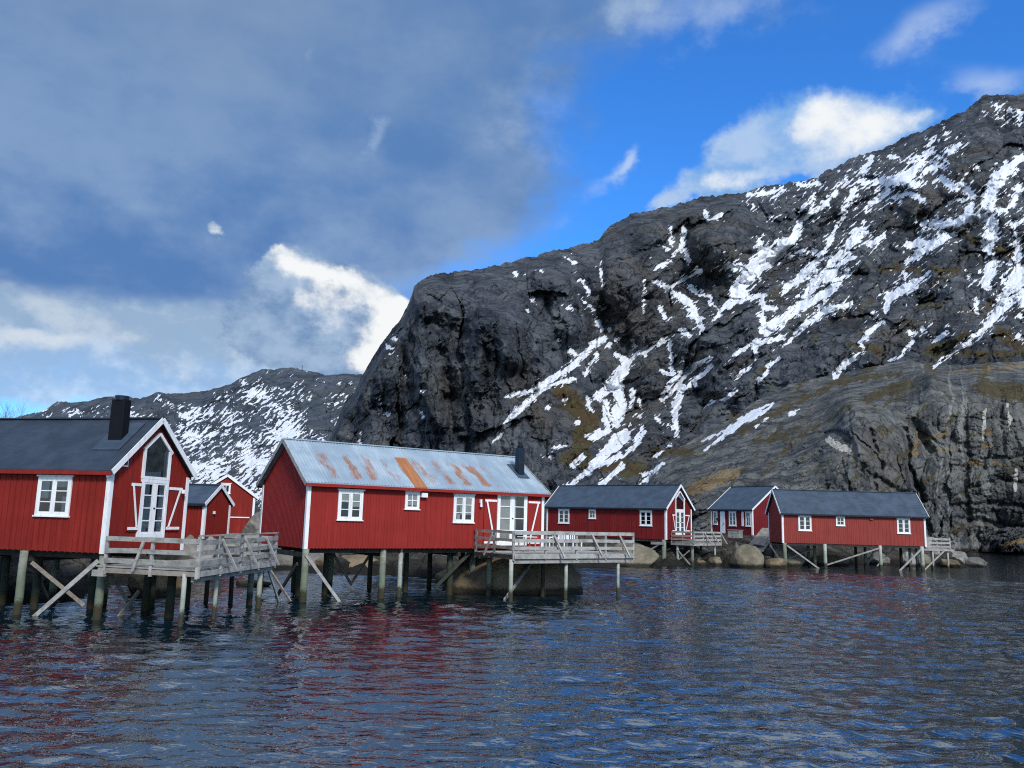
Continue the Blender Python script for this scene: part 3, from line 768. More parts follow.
r = empty("garden_bench", place("B", 14.85, .45, 2.046), HUT["B"][2]); tag(r, "white slatted garden bench beside the garden chair on the deck", "bench")
s = MB(); [s.box(-.62, .62, -.25+i*.1, -.17+i*.1, .42, .45) for i in range(5)]; s.build("seat", M["plastic"], r)
s = MB(); s.box(-.62, .62, .24, .27, .80, .92); [s.box(-.58+i*.13, -.52+i*.13, .24, .265, .5, .8) for i in range(10)]; s.build("backrest", M["plastic"], r)
for x in (-.59, 0, .59):
    MB().box(x-.03, x+.03, -.26, -.2, 0, .42).build("leg", M["plastic"], r); MB().box(x-.03, x+.03, .22, .28, 0, .8).build("leg", M["plastic"], r)
r = empty("garden_table", place("B", 10.9, -1.0, 2.046), HUT["B"][2]); tag(r, "small white garden table on the deck in front of the glazed doors", "table")
t_ = MB(); t_.box(-.4, .4, -.3, .3, .68, .72); bevel(t_.build("table_top", M["plastic"], r))
for x in (-.33, .33):
    for y in (-.23, .23): MB().box(x-.025, x+.025, y-.025, y+.025, 0, .68).build("leg", M["wood"], r)

# wooden box and boat ramp on the land by cabin E
r = empty("wooden_crate", (23.0, 84.6, 2.25), R(-40)); tag(r, "grey wooden crate on the rock in front of the low cabin", "crate")
b = MB()
for i in range(5): b.box(-.6, .6, -.45, -.42, .02+i*.15, .155+i*.15); b.box(-.6, .6, .42, .45, .02+i*.15, .155+i*.15); b.box(-.6, -.57, -.42, .42, .02+i*.15, .155+i*.15); b.box(.57, .6, -.42, .42, .02+i*.15, .155+i*.15)
b.build("side_boards", M["wood"], r)
b = MB(); b.box(-.66, .66, -.5, .5, .77, .82); b.build("lid", M["wood_pale"], r)
r = empty("boat_ramp", (22.7, 77.4, .25), R(-30)); tag(r, "sloping plank gangway with white handrail leading down from the low cabin", "gangway")
b = MB()
for i in range(34):
    t0 = i/34
    p0 = V((-.9, 7.6*t0, 1.0+2.1*t0)); b.bar(p0, p0+V((1.8, 0, 0)), .2, .05, side=(0, 1, .27))
b.build("planks", M["wood_brown"], r)
for x in (-.8, .8): MB().bar((x, 0, .9), (x, 7.6, 3.0), .2, .1, side=(0,0,1)).build("stringer", M["wood_dark"], r)
h_ = MB(); h_.bar((.85, 1.0, 2.05), (.85, 7.6, 3.85), .12, .05, side=(0,0,1)); hr = h_.build("handrail", M["white"], r)
h_ = MB(); h_.bar((.85, 1.0, 1.65), (.85, 7.6, 3.45), .09, .04, side=(0,0,1)); h_.build("lower_rail", M["wood_pale"], r)
for t0 in (.15, .5, .95): MB().box(.8, .88, 7.6*t0-.04, 7.6*t0+.04, 1.0+2.1*t0, 2.05+1.8*t0-.1).build("post", M["wood_pale"], hr)
for t0 in (.25, .6): MB().tube((-.7, 7.6*t0, -.5), (-.7, 7.6*t0, .95+2.1*t0), .09, .09).build("pile", M["wood_dark"], r)

# ------------------------------------------------------------------ numpy noise
def perlin(x, y, seed=0):
    x = np.asarray(x, float); y = np.asarray(y, float)
    xi = np.floor(x).astype(np.int64); yi = np.floor(y).astype(np.int64)
    xf, yf = x-xi, y-yi
    def grad(ix, iy):
        h = (ix*374761393 + iy*668265263 + seed*1442695041) & 0xffffffff
        h = ((h ^ (h >> 13))*1274126177) & 0xffffffff
        h = (h ^ (h >> 16)) & 0xffff
        a = h*(2*math.pi/65536.0)
        return np.cos(a), np.sin(a)
    u = xf*xf*xf*(xf*(xf*6-15)+10); v = yf*yf*yf*(yf*(yf*6-15)+10)
    def d(ix, iy, fx, fy):
        gx, gy = grad(ix, iy); return gx*fx+gy*fy
    a = d(xi, yi, xf, yf); b = d(xi+1, yi, xf-1, yf); c = d(xi, yi+1, xf, yf-1); e = d(xi+1, yi+1, xf-1, yf-1)
    return (a+(b-a)*u + ((c+(e-c)*u)-(a+(b-a)*u))*v)*1.41

def fbm(x, y, oct=5, seed=0, gain=.5, lac=2.03, ridged=False):
    s = np.zeros_like(x, dtype=float); amp = 1.0; tot = 0
    for k in range(oct):
        n = perlin(x, y, seed+k*17)
        if ridged: n = 1-2*np.abs(n)
        s += n*amp; tot += amp; amp *= gain; x = x*lac+13.7; y = y*lac+7.3
    return s/tot

def worley(x, y, seed=0):
    xi = np.floor(x).astype(np.int64); yi = np.floor(y).astype(np.int64)
    f1 = np.full(x.shape, 9.0); f2 = np.full(x.shape, 9.0); idv = np.zeros(x.shape)
    for dx in (-1, 0, 1):
        for dy in (-1, 0, 1):
            ix, iy = xi+dx, yi+dy
            h = (ix*374761393 + iy*668265263 + seed*974711) & 0xffffffff
            h = ((h ^ (h >> 13))*1274126177) & 0xffffffff; h = h ^ (h >> 16)
            px = ix+((h & 0xfff)/4096.0); py = iy+(((h >> 12) & 0xfff)/4096.0)
            d = np.hypot(px-x, py-y)
            new = d < f1
            f2 = np.where(new, f1, np.minimum(f2, d)); idv = np.where(new, (h & 0xff)/255.0, idv); f1 = np.where(new, d, f1)
    return f1, f2, idv

def sstep(v, a, b):
    t = np.clip((v-a)/(b-a), 0, 1); return t*t*(3-2*t)

def rbf(ctrl, X, Y):
    c = np.array(ctrl, float); P = c[:, :2]; n = len(P)
    D = np.sqrt(((P[:, None]-P[None])**2).sum(-1)+25.0)
    Aug = np.zeros((n+3, n+3)); Aug[:n, :n] = D; Aug[:n, n] = 1; Aug[:n, n+1:] = P; Aug[n, :n] = 1; Aug[n+1:, :n] = P.T
    w = np.linalg.solve(Aug, np.concatenate([c[:, 2], np.zeros(3)]))
    out = w[n] + w[n+1]*X + w[n+2]*Y
    for i in range(n): out = out + w[i]*np.sqrt((X-P[i, 0])**2+(Y-P[i, 1])**2+25.0)
    return out

def stroke_sd(strokes, X, Y, reach=30):
    """smallest signed distance (negative inside) to tapered strokes"""
    sd = np.full(X.shape, 60.0)
    for st in strokes:
        pts, ws = st
        if not isinstance(ws, (list, tuple)): ws = [ws]*len(pts)
        if len(pts) == 1: pts = [pts[0], (pts[0][0]+.5, pts[0][1]+.3)]; ws = [ws[0]]*2
        for (p, q, w0, w1) in zip(pts[:-1], pts[1:], ws[:-1], ws[1:]):
            x0, x1 = min(p[0], q[0])-reach, max(p[0], q[0])+reach; y0, y1 = min(p[1], q[1])-reach, max(p[1], q[1])+reach
            m = (X > x0) & (X < x1) & (Y > y0) & (Y < y1)
            if not m.any(): continue
            ax, ay = X[m]-p[0], Y[m]-p[1]; dx, dy = q[0]-p[0], q[1]-p[1]
            t = np.clip((ax*dx+ay*dy)/(dx*dx+dy*dy), 0, 1)
            d = np.hypot(ax-t*dx, ay-t*dy) - (w0+(w1-w0)*t)
            sd[m] = np.minimum(sd[m], d)
    return sd

def grid_mesh(name, Pts, mat, attrs, kind, smooth=True):
    nr, nc = Pts.shape[:2]
    me = bpy.data.meshes.new(name)
    me.vertices.add(nr*nc); me.vertices.foreach_set("co", Pts.reshape(-1).astype(np.float32))
    i = np.arange(nr*nc).reshape(nr, nc)
    q = np.stack([i[:-1, :-1], i[:-1, 1:], i[1:, 1:], i[1:, :-1]], -1).reshape(-1, 4)
    nf = len(q)
    me.loops.add(nf*4); me.loops.foreach_set("vertex_index", q.reshape(-1).astype(np.int32))
    me.polygons.add(nf); me.polygons.foreach_set("loop_start", (np.arange(nf)*4).astype(np.int32))
    me.polygons.foreach_set("use_smooth", np.ones(nf, bool) if smooth else np.zeros(nf, bool))
    me.update(calc_edges=True)
    for k, a in attrs.items():
        at = me.attributes.new(k, "FLOAT", "POINT"); at.data.foreach_set("value", a.reshape(-1).astype(np.float32))
    me.materials.append(mat)
    o = bpy.data.objects.new(name, me); col.objects.link(o)
    tag(o, kind=kind)
    return o

# ------------------------------------------------------------------ snow patches and ground cover on the mountain
S = [
 ([(685.5,223),(684,236),(681.6,248),(674,255)],[1.5,2,2.2,2]),([(686,252),(688,258)],2),([(672,227),(673,246)],.8),([(656,268),(670,262)],1.6),
 ([(699,270),(685,279),(670,287),(654,282)],[2.5,2,2.2,1.5]),([(670,290),(690,305),(699,320)],[2.5,3.5,2]),([(660,307),(666,320)],1.8),([(644,282),(644,297),(643,312)],1),
 ([(658,245),(668,250)],.9),([(567,256),(579,267)],.9),([(579,280),(585,282)],1.2),([(587,287),(590,295)],1.6),([(582,300),(594,309)],1),([(600.5,307)],1.8),
 ([(599,322),(602,330)],1.5),([(609,329)],1.2),([(529,295),(532,301)],1.3),([(541,271)],1.2),([(515.6,274)],1.4),([(528,310)],1.3),([(602,262),(603.5,285)],.7),([(567,307),(574,309)],.8),
 ([(836,193),(822,207),(801,222),(795,238),(775,252),(758,265),(744,281),(734,295)],[1.5,2,2.5,4.5,7,7.5,6.5,6]),
 ([(726,267),(754,267)],2.5),([(758,238),(762,252),(773,244)],[1.5,2.8,1]),([(801,209),(816,198)],1.3),
 ([(836,226),(830,242),(820,259),(806,271),(785,291)],[1.5,2.2,3,3.2,2.5]),([(859,232),(842,253),(826,271),(812,287),(804,298)],[3.5,3.2,3.2,4,4]),
 ([(851,257),(830,275),(808,277)],1.6),([(849,271),(832,291)],1.3),([(795,252),(816,252)],1.3),([(855,189),(845,205),(841,216)],1.1),([(847,179),(842,185)],1),([(857,175)],1.5),
 ([(748,196),(769,193),(781,189)],1.8),([(799,184),(818,183)],1.6),([(773,197),(781,190)],1.6),([(705,211),(707,222),(722,214)],1.5),([(753,207)],1.4),([(771,217)],1.4),
 ([(689,287),(699,295),(711,297)],1.7),([(873,158),(861,174)],1.6),([(863,181),(888,182),(908,176),(924,158)],[1.5,3.5,5,2.5]),([(900,182),(916,184)],3.2),([(888,190),(867,207)],2.4),
 ([(896,199),(910,195),(924,199)],2.4),([(890,156),(900,157)],1),([(912,160),(933,152)],1.3),([(930,145),(936,138)],1),([(951,152),(961,145)],2.2),([(947,133)],1.1),([(926,174),(943,158)],1.8),([(935,168),(943,168)],1.4),
 ([(941,178),(953,186),(961,184),(972,195)],2.2),([(949,201),(963,199)],1.8),([(1023,158),(1011,168),(996,180),(990,195),(988,207),(1005,211)],[2.5,4,6,6,5,2.5]),([(1019,188),(1011,205)],2.6),([(978,168)],1.8),([(968,173)],1.3),
 ([(925,223),(945,225),(980,217),(992,219)],[3,4.2,4,3]),([(970,205),(968,215)],3.2),([(994,223),(990,237)],5),([(1012,225),(1020,222)],2.5),([(1007,163)],1.6),
 ([(997,107)],1.5),([(1004,119)],1.4),([(1010,111)],1.4),([(1019,112)],1.8),([(1019,119)],1.6),
 ([(863,232),(853,244),(836,259),(826,273)],[4.5,3.5,2.5,2]),([(853,257),(834,269),(824,281)],[1.2,2.5,2.5]),([(849,271),(836,283),(826,294)],[1,2,2]),([(883,236),(869,244)],[1.2,2.2]),
 ([(953,234),(933,244),(918,255),(906,265)],[2,3.6,3.2,1.2]),([(910,246),(926,242)],3.6),([(927,276),(906,287),(890,298),(886,312)],[1.2,3.6,3.8,1.6]),([(905,274)],1.7),([(874,313)],2.2),
 ([(884,321),(869,333),(859,341),(861,347)],[1.2,2.5,2.6,1.3]),([(859,355),(843,365),(836,376)],[1.5,4,2.5]),([(851,304),(830,310)],1.6),([(923,328),(910,333)],1.7),
 ([(912,341),(902,355),(890,361)],[1.8,1.4,.8]),([(947,333),(933,341)],1.5),([(994,234),(986,249)],5),([(994,257),(990,273),(984,281),(990,289)],[3.5,5,3.5,1.6]),
 ([(1021,269),(1015,287),(1004,302),(996,314),(984,328),(965,343),(949,355),(933,365)],[6,8,8,4,2.4,2.4,2,1]),([(1023,289),(1023,302)],6),([(1019,240),(1019,258)],3.5),([(1010,265)],1.8),([(1002,277),(1006,283)],1.6),
 ([(977,304),(976,312)],1.5),([(968,277)],1.1),([(1020,317)],1.6),([(1017,336),(1023,338)],2),
 ([(746,292),(728,304),(713,317)],[3.5,2.5,.8]),([(680,294),(691,308),(699,323),(702,333)],[2.6,4.2,3.2,1.2]),([(709,302),(719,308)],1.3),([(681,329),(690,337)],1.4),
 ([(742,300),(762,296),(764,308),(775,311)],2),([(832,290),(805,304),(785,319),(764,331),(762,315)],[3.5,4.2,4.2,4.4,2]),([(851,304),(826,310),(808,321),(795,332)],[1.5,2.6,2.6,1.2]),([(830,294),(820,308)],1.8),
 ([(781,337),(756,343),(728,356)],[2,2.6,.7]),([(756,345),(755,358)],2),([(791,338),(783,345)],.9),([(777,360),(769,365)],1.5),([(769,370),(758,381)],1),([(744,366),(738,376)],1.5),([(744,371),(750,369)],1),
 ([(736,388),(728,397),(704,407)],[.7,1.3,.8]),([(711,358),(689,368),(674,384),(662,399)],[1.2,4,6,3]),([(713,366),(695,382),(685,390)],[1,2.2,2]),([(683,386),(676,403),(674,417),(676,434)],[4,3.5,2.8,1.8]),
 ([(670,427)],2.2),([(669,339),(671,354),(672,374)],1),([(660,343),(669,339)],1),([(683,360)],2.2),
 ([(769,405),(748,415),(728,431),(720,438)],[1,2.6,2,.8]),([(773,405),(749,419),(730,431),(704,450)],[.8,2.4,2.2,.7]),([(732,427),(702,441)],.8),([(767,419),(756,427)],1.1),([(800,409),(790,416)],.8),
 ([(605,339),(589,349),(576,363),(558,375),(535,390),(505,398)],[3,3,3,3,2.4,.7]),([(574,379),(546,388)],2),([(609,345)],3.5),([(535,398),(517,410),(505,425),(494,443)],[1.6,2.6,2.4,.7]),([(546,386),(525,404)],2.5),
 ([(585,375),(597,355)],1.3),([(617,355),(628,361),(621,373),(613,384),(597,398)],[1.6,2.5,5,6,4]),([(664,340),(648,349),(632,359),(625,371)],[1.5,2.2,2.4,3.4]),([(646,355)],1),
 ([(617,386),(621,404),(617,421)],6),([(605,404),(607,430),(590,438)],3.6),([(625,435),(613,445),(601,457),(592,466)],[7,6.5,4.5,2.5]),([(644,430),(634,447),(617,460)],[1.5,2.2,1.5]),([(588,398),(590,410)],2),
 ([(584,455),(574,467)],2),([(634,392),(632,406)],2),([(640,400),(642,407)],1),([(671,359),(672,375)],1),([(661,371),(671,375)],1.3),([(634,341),(636,347)],1.7),([(617,339),(622,340)],1.3),([(570,351),(576,353)],1.6),([(558,340)],1),
 ([(564,400)],1.6),([(549,406)],1.2),([(552,457)],1.5),([(566,445),(554,449)],.9),([(577,422)],1.4),([(640,416)],1.4),([(658,420)],1.7),([(642,430)],1.7),([(644,475),(661,466)],1.4),([(654,456),(671,446)],.8),
 ([(569,485),(598,464),(620,456)],[2,3,2.5]),([(604,485),(622,466)],2.4),([(641,483),(663,464)],1.4),([(571,466),(578,460)],1.3),([(633,390)],1.5),
 ([(393,338)],1.3),([(387,345),(391,348)],1.5),([(389,354)],1),([(405,375)],1.1),([(380,400)],1.1),([(387,413)],.9),([(420,410),(422,416)],.7),([(360.6,434),(359,445)],1.2),([(352,435)],.8),([(424,390)],.8),
]
GRASS = [  # (stroke, tone 0 olive .. 1 tan)
 ([(740,432),(790,406),(840,381),(900,374)],[3,3.5,4,3]),([(757,442),(785,436)],[4,5]),([(790,441),(830,419),(862,399)],[1.8,2,2]),([(868,398),(905,385)],[5,7]),
 ([(985,388),(1030,392)],[9,10]),([(1000,333),(1030,348)],[7,9]),([(925,352),(965,338)],[4,6]),([(962,235),(1012,255)],[3,6]),([(560,388),(588,420),(582,445)],[9,13,10]),
 ([(566,458),(640,470)],[8,9]),([(655,452),(690,452)],[4,5]),([(850,345),(880,350)],[4,4]),([(930,355),(1030,352)],[3,4]),([(880,270),(960,270)],[3,4]),([(760,300),(800,285)],2),
]
TAN = [([(692,490),(712,482),(733,472)],[6,8,6]),([(950,372),(1030,366)],[1.2,2.2]),([(926,440),(946,434)],[2,4]),([(984,434),(990,432)],2.5),([(980,448),(992,443)],2.5),([(972,462),(982,465)],2),([(992,462),(1004,465)],1.6),([(918,430),(915,455)],3),([(1005,545),(1030,538)],3),([(936,450),(960,452)],1.5)]
PALE = [([(829,440),(838,446),(848,450)],[3,4,3]),([(985,410),(983,440)],1.4),([(1008,405),(1010,430)],1.5),([(1016,470),(1015,490)],2)]

def mat_rock(name, c_dark, c_mid, c_warm, streak=(.05,.05,.012), bump=1.0, fine=1.0):
    t = NT(name)
    v = t.node("ShaderNodeNewGeometry").outputs["Position"]
    a = t.noise(v, .018*fine, 6, .62); b = t.noise(v, .09*fine, 6, .66); d = t.noise(v, .42*fine, 5, .68)
    st = t.noise(t.mapping(v, streak), 1.0, 5, .6, dist=.35)
    c = t.mix(t.smooth(b, .34, .66), c_dark, c_mid)
    c = t.mix(t.smooth(a, .48, .66, 0, .75), c, c_warm)
    c = t.mix(t.smooth(st, .50, .66, 0, .7), c, tuple(x*.42 for x in c_dark))
    c = t.mix(t.smooth(st, .44, .33, 0, .45), c, tuple(x*1.35 for x in c_mid))
    c = t.mix(t.smooth(d, .53, .70, 0, .65), c, tuple(x*.35 for x in c_dark))
    c = t.mix(t.smooth(d, .45, .30, 0, .35), c, tuple(x*1.5 for x in c_mid))
    tn_ = t.attr("tone")
    c = t.mix(t.smooth(tn_, .38, .02, 0, .72), c, tuple(x*.5 for x in c_dark))
    c = t.mix(t.smooth(tn_, .58, .95, 0, .60), c, tuple(min(1, x*1.75) for x in c_mid))
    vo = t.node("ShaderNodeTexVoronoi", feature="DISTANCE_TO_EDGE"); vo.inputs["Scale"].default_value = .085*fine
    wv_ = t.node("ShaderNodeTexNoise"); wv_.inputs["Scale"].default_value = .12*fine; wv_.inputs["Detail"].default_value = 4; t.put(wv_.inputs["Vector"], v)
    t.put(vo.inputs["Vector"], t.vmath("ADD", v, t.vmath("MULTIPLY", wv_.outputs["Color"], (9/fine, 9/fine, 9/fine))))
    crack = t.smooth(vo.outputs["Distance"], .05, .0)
    c = t.mix(t.math("MULTIPLY", crack, .55), c, tuple(x*.3 for x in c_dark))  # shade of the cracks painted as dark lines over the rock colour
    g = t.attr("grass"); gn = t.math("ADD", g, t.math("MULTIPLY", t.math("SUBTRACT", d, .5), 1.3))
    gc = t.mix(t.smooth(b, .38, .62), (.070, .044, .018), (.062, .058, .020))
    gc = t.mix(t.smooth(d, .5, .7, 0, .6), gc, (.03, .026, .012))
    c = t.mix(t.smooth(gn, .40, .95, 0, .85), c, gc)
    ta = t.attr("tan"); tn = t.math("ADD", ta, t.math("MULTIPLY", t.math("SUBTRACT", d, .5), 1.3))
    c = t.mix(t.smooth(tn, .45, .95, 0, .85), c, t.mix(t.smooth(b, .35, .65), (.15, .095, .040), (.22, .165, .085)))
    pa = t.attr("pale"); pn = t.math("ADD", pa, t.math("MULTIPLY", t.math("SUBTRACT", d, .5), 1.2))
    c = t.mix(t.smooth(pn, .4, .7, 0, .9), c, (.42, .40, .36))
    z = t.math("ADD", t.sep(v)[2], t.math("MULTIPLY", t.math("SUBTRACT", d, .5), 1.2))
    c = t.mix(t.smooth(z, .9, .35, 0, .9), c, (.016, .016, .013))
    s = t.attr("snow"); sn = t.math("ADD", s, t.math("MULTIPLY", t.math("SUBTRACT", d, .5), .9))
    sf = t.smooth(sn, .32, .72)
    c = t.mix(sf, c, t.mix(t.smooth(b, .3, .7), (.62, .66, .72), (.74, .76, .79)))
    fr_ = t.noise(v, .55*fine, 6, .7, typ="RIDGED_MULTIFRACTAL")
    h = t.math("ADD", t.math("MULTIPLY", b, .35), t.math("ADD", t.math("MULTIPLY", d, .35), t.math("ADD", t.math("MULTIPLY", fr_, .10), t.math("MULTIPLY", crack, -.25))))
    h = t.math("MULTIPLY", h, t.math("SUBTRACT", 1.0, t.math("MULTIPLY", sf, .75)))
    return t.principled(c, .86, normal=t.bump(h, .75*bump, 3.0), spec=.12)

def layer(name, x0, x1, dx, ny, ridge, ctrl, relief, mat, ybot=lambda X: 552+0*X, back=(60, 14), attrs=None, kind="structure", tpow=1.0, jag=1.0):
    xs = np.arange(x0, x1, dx); rx = np.array(ridge, float)
    yr = np.interp(xs, rx[:, 0], rx[:, 1])
    yr = yr - jag*(fbm(xs/13.0, xs*0+3.3, 5, 91, .6, ridged=True)*2.0 + fbm(xs/40.0, xs*0+1.3, 3, 95)*2.2)
    yb = ybot(xs)
    t = np.linspace(0, 1, ny)[:, None]**tpow
    Y = yb[None]*(1-t) + yr[None]*t; X = np.repeat(xs[None], ny, 0)
    rl, tone = relief(X, Y)
    Rr = np.clip(rbf(ctrl, X, Y), 95, 1200) + rl
    bx, by, te = bearing(X, Y)
    P = np.stack([bx*Rr, by*Rr, EYE+te*Rr], -1)
    at = attrs(X, Y); at['tone'] = tone
    # far side of the crest: the ground rolls over and drops away
    nb = back[1]; ext = []
    last = P[-1]; d = np.stack([bx[-1], by[-1]], -1)
    for k in range(1, nb+1):
        q = (k/nb)
        dist = back[0]*q**1.5
        e = last.copy(); e[:, :2] += d*dist; e[:, 2] -= (0.02*dist + .9*dist*q)
        ext.append(e)
    P = np.concatenate([P, np.array(ext)], 0)
    at = {k: np.concatenate([a, np.repeat(a[-1:]*.6, nb, 0)], 0) for k, a in at.items()}
    return grid_mesh(name, P, mat, at, kind)

def rot(X, Y, deg):
    a = math.radians(deg); return X*math.cos(a)+Y*math.sin(a), -X*math.sin(a)+Y*math.cos(a)

RIDGE_M = [(250,560),(300,500),(325,452),(345,402),(355,392),(365,372),(378,352),(390,335),(400,322),(407,309),(412,297),(414,287),(422,281),(440,277),(470,272),(500,268),(530,258),(560,250),(580,247),(598,241),(603,234),(612,226),(630,216),(650,211),(680,205),(700,200),(720,197),(745,193),(770,188),(800,182),(818,180),(825,173),(832,170),(850,160),(880,150),(910,137),(940,125),(965,112),(978,103),(982,98),(990,98),(1000,98),(1024,95),(1060,80),(1120,70),(1250,95)]
CT_M = [(345,400,330),(345,480,300),(345,530,290),(380,350,325),(410,300,335),(420,285,345),(400,400,300),(400,480,275),(400,535,265),(450,280,355),(450,300,325),(450,400,290),(450,480,262),(450,540,250),(500,270,370),(500,310,325),(500,330,305),(500,390,285),(530,330,312),(540,395,300),(500,440,270),(500,480,255),(500,540,240),(560,255,400),(560,300,360),(570,350,345),(560,380,320),(560,440,280),(560,500,240),(560,540,215),(600,240,440),(600,280,380),(600,330,370),(620,350,385),(610,420,310),(600,470,255),(600,540,200),(650,212,480),(650,250,440),(650,300,410),(660,340,385),(665,400,330),(660,450,270),(660,540,190),(700,200,500),(720,250,430),(740,280,440),(700,290,430),(700,330,370),(720,380,320),(700,420,280),(760,190,520),(760,225,480),(770,255,470),(760,300,400),(750,380,310),(820,180,540),(800,240,450),(800,300,390),(800,370,310),(900,145,560),(900,180,500),(900,260,420),(900,340,320),(900,370,280),(1000,98,560),(1000,150,500),(1000,180,440),(1000,260,400),(1000,340,310),(1000,370,270),(1100,70,600),(1100,200,450),(1100,360,280),(900,540,200),(1000,540,200),(800,540,200),(720,540,190),(300,450,330),(300,540,300),(1100,540,200)]
# spurs (negative = nearer) and clefts (positive) as strokes: points, half width, metres
FEAT_M = [([(430,300),(470,310)],14,-7),([(560,290),(575,320)],15,-8),([(615,275),(625,300)],14,-8),([(690,225),(700,235)],13,-7),([(820,200),(850,185)],16,-8),([(640,330),(655,320)],12,-7),([(720,330),(745,325)],15,-7),([(940,260),(985,215)],14,-7),([(535,360),(532,390)],4,7),([(520,275),(505,300)],4,6),([(545,285),(548,310)],3,6),([(602,240),(603,290),(606,330)],5,9),([(450,300),(445,330)],4,5),([(470,285),(480,310)],3,4),
          ([(415,300),(420,360),(440,420)],9,-5),([(500,320),(520,350)],16,-9),([(640,240),(650,280)],22,-11),([(735,225),(742,255)],22,-12),([(700,240),(705,262)],10,-6),
          ([(480,330),(476,380)],6,-5),([(440,350),(450,400)],5,6),([(465,370),(470,430)],8,-4),([(520,400),(505,460)],3,4),([(780,215),(770,240)],14,-7),([(880,165),(905,172)],16,-10),
          ([(990,150),(960,165)],22,-10),([(770,350),(730,380)],16,-8),([(830,340),(800,370)],16,-7),([(860,270),(840,300)],14,-7),([(930,300),(960,320)],24,-8),([(930,205),(955,212)],18,-7),
          ([(700,400),(735,412)],10,7),([(690,345),(715,345)],14,-6),([(550,430),(540,470)],20,-7),([(900,325),(860,350)],14,-5)]

def dome(x, y, seed):
    f1, f2, idv = worley(x, y, seed)
    return 1-np.clip(f1, 0, 1.1)**2, idv, f2-f1

def warp(X, Y, a1, a2, seed):
    return (X + a1*fbm(X/36, Y/36, 3, seed) + a2*fbm(X/9, Y/9, 3, seed+1), Y + a1*fbm(X/36, Y/36, 3, seed+2) + a2*fbm(X/9, Y/9, 3, seed+3))

def relief_M(X, Y):
    w = sstep(X + 40*fbm(X/60, Y/60, 2, 4), 520, 660)     # 0 cliff side, 1 slab side
    wx, wy = warp(X, Y, 12, 3.0, 5)
    u, v = rot(wx, wy, -40)
    rel = -15*fbm(wx/80, wy/80, 3, 11, .5)
    tone = .5 + .35*fbm(wx/50, wy/40, 4, 12)
    # rounded buttresses parted by clefts, three sizes: upright on the cliff, slanting on the slabs
    for k, (ca, cb, sa, sb, ac, as_) in enumerate(((58,150,95,42,21,21),(21,70,36,15,9.5,9.0),(8.5,27,14,6.0,3.2,3.1),(3.6,9,5.5,2.7,1.1,1.1))):
        d1, i1, e1 = dome(wx/ca, wy/cb, 31+k*7); d2, i2, e2 = dome(u/sa, v/sb, 33+k*7)
        rel += (1-w)*(-ac*d1 + ac*.5*(i1-.5)) + w*(-as_*d2 + as_*.5*(i2-.5))
        tone += (.10 if k else .06)*((1-w)*(i1-.5) + w*(i2-.5))*2
    rel += (1-w)*(-4.0*fbm(wx/20, wy/130, 5, 21, .6, ridged=True)) + w*(-3.6*fbm(u/80, v/16, 5, 22, .6, ridged=True))
    rel += 1.5*fbm(wx/6, wy/7, 5, 41, .68, ridged=True)
    fx, fy = warp(X, Y, 8, 4, 45)
    for pts, hw, amp in FEAT_M:
        sd = stroke_sd([(pts, .01)], fx, fy, hw*3)
        rel += (.8*amp*np.exp(-(np.maximum(sd, 0)/hw)**2) if amp > 0 else 1.7*amp*np.exp(-(np.maximum(sd, 0)/(1.25*hw))**4))
    sd = stroke_sd(S, X, Y, 14)
    rel += 2.5*np.exp(-(np.maximum(sd, 0)/3.5)**2)          # snow lies in hollows
    edge = np.clip((Y-np.interp(X, [p[0] for p in RIDGE_M], [p[1] for p in RIDGE_M]))/14.0, .15, 1)
    return rel*edge, tone

def cover(X, Y, rough=1.0, scatter=True, gscale=1.0):
    u, v = rot(X, Y, -38)
    n1 = fbm(X/3.4, Y/2.6, 4, 51, .6); n2 = fbm(X/14, Y/11, 3, 57, .5); n3 = fbm(u/11, v/2.4, 4, 61, .58)
    Xw, Yw = warp(X, Y, 3.0, 2.6, 152)
    sd = stroke_sd(S, Xw, Yw, 26)
    f = -sd*.9 + .2 + 1.3*rough*n1 + 1.6*n2 + 4.2*n3
    # rock ribs standing out of the larger fields
    f = np.minimum(f, 2.4 + 9.0*(fbm(u/9, v/2.8, 4, 71, .58)+.20))
    near = np.exp(-np.maximum(sd, 0)/10.0)
    if scatter:
        sc_ = fbm(u/10, v/2.4, 4, 81, .6) + .25*fbm(X/60, Y/40, 3, 83)
        dens = .42*near + .22*sstep(X, 600, 820)*sstep(Y, 370, 300)
        f = np.maximum(f, (sc_ - (.60 - dens))*9.0 - .8)
    snow = sstep(f, -1.5, 1.2)
    gsd = stroke_sd(GRASS, X, Y, 40); tsd = stroke_sd(TAN, X, Y, 20); psd = stroke_sd(PALE, X, Y, 16)
    grass = sstep(-gsd + 9*fbm(u/12, v/5, 5, 66, .65), -3, 3)
    # thin heath in hollows over the slab side
    grass = np.maximum(grass, .8*sstep(X, 540, 760)*sstep(fbm(u/38, v/13, 5, 68, .6), .0, .3)*sstep(Y, 180, 300))
    tan = sstep(-tsd + 6*fbm(X/8, Y/5, 5, 67, .65), -1.5, 1.5)
    pale = sstep(-psd + 4*fbm(X/3, Y/9, 5, 69, .65), -1, 1)
    return {"snow": snow, "grass": grass*(1-.6*snow), "tan": tan, "pale": pale}

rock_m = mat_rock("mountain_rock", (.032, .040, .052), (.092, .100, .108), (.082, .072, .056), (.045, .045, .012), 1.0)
layer("mountain", 290, 1160, .8, 470, RIDGE_M, CT_M, relief_M, rock_m, attrs=cover, back=(110, 14), jag=1.9)

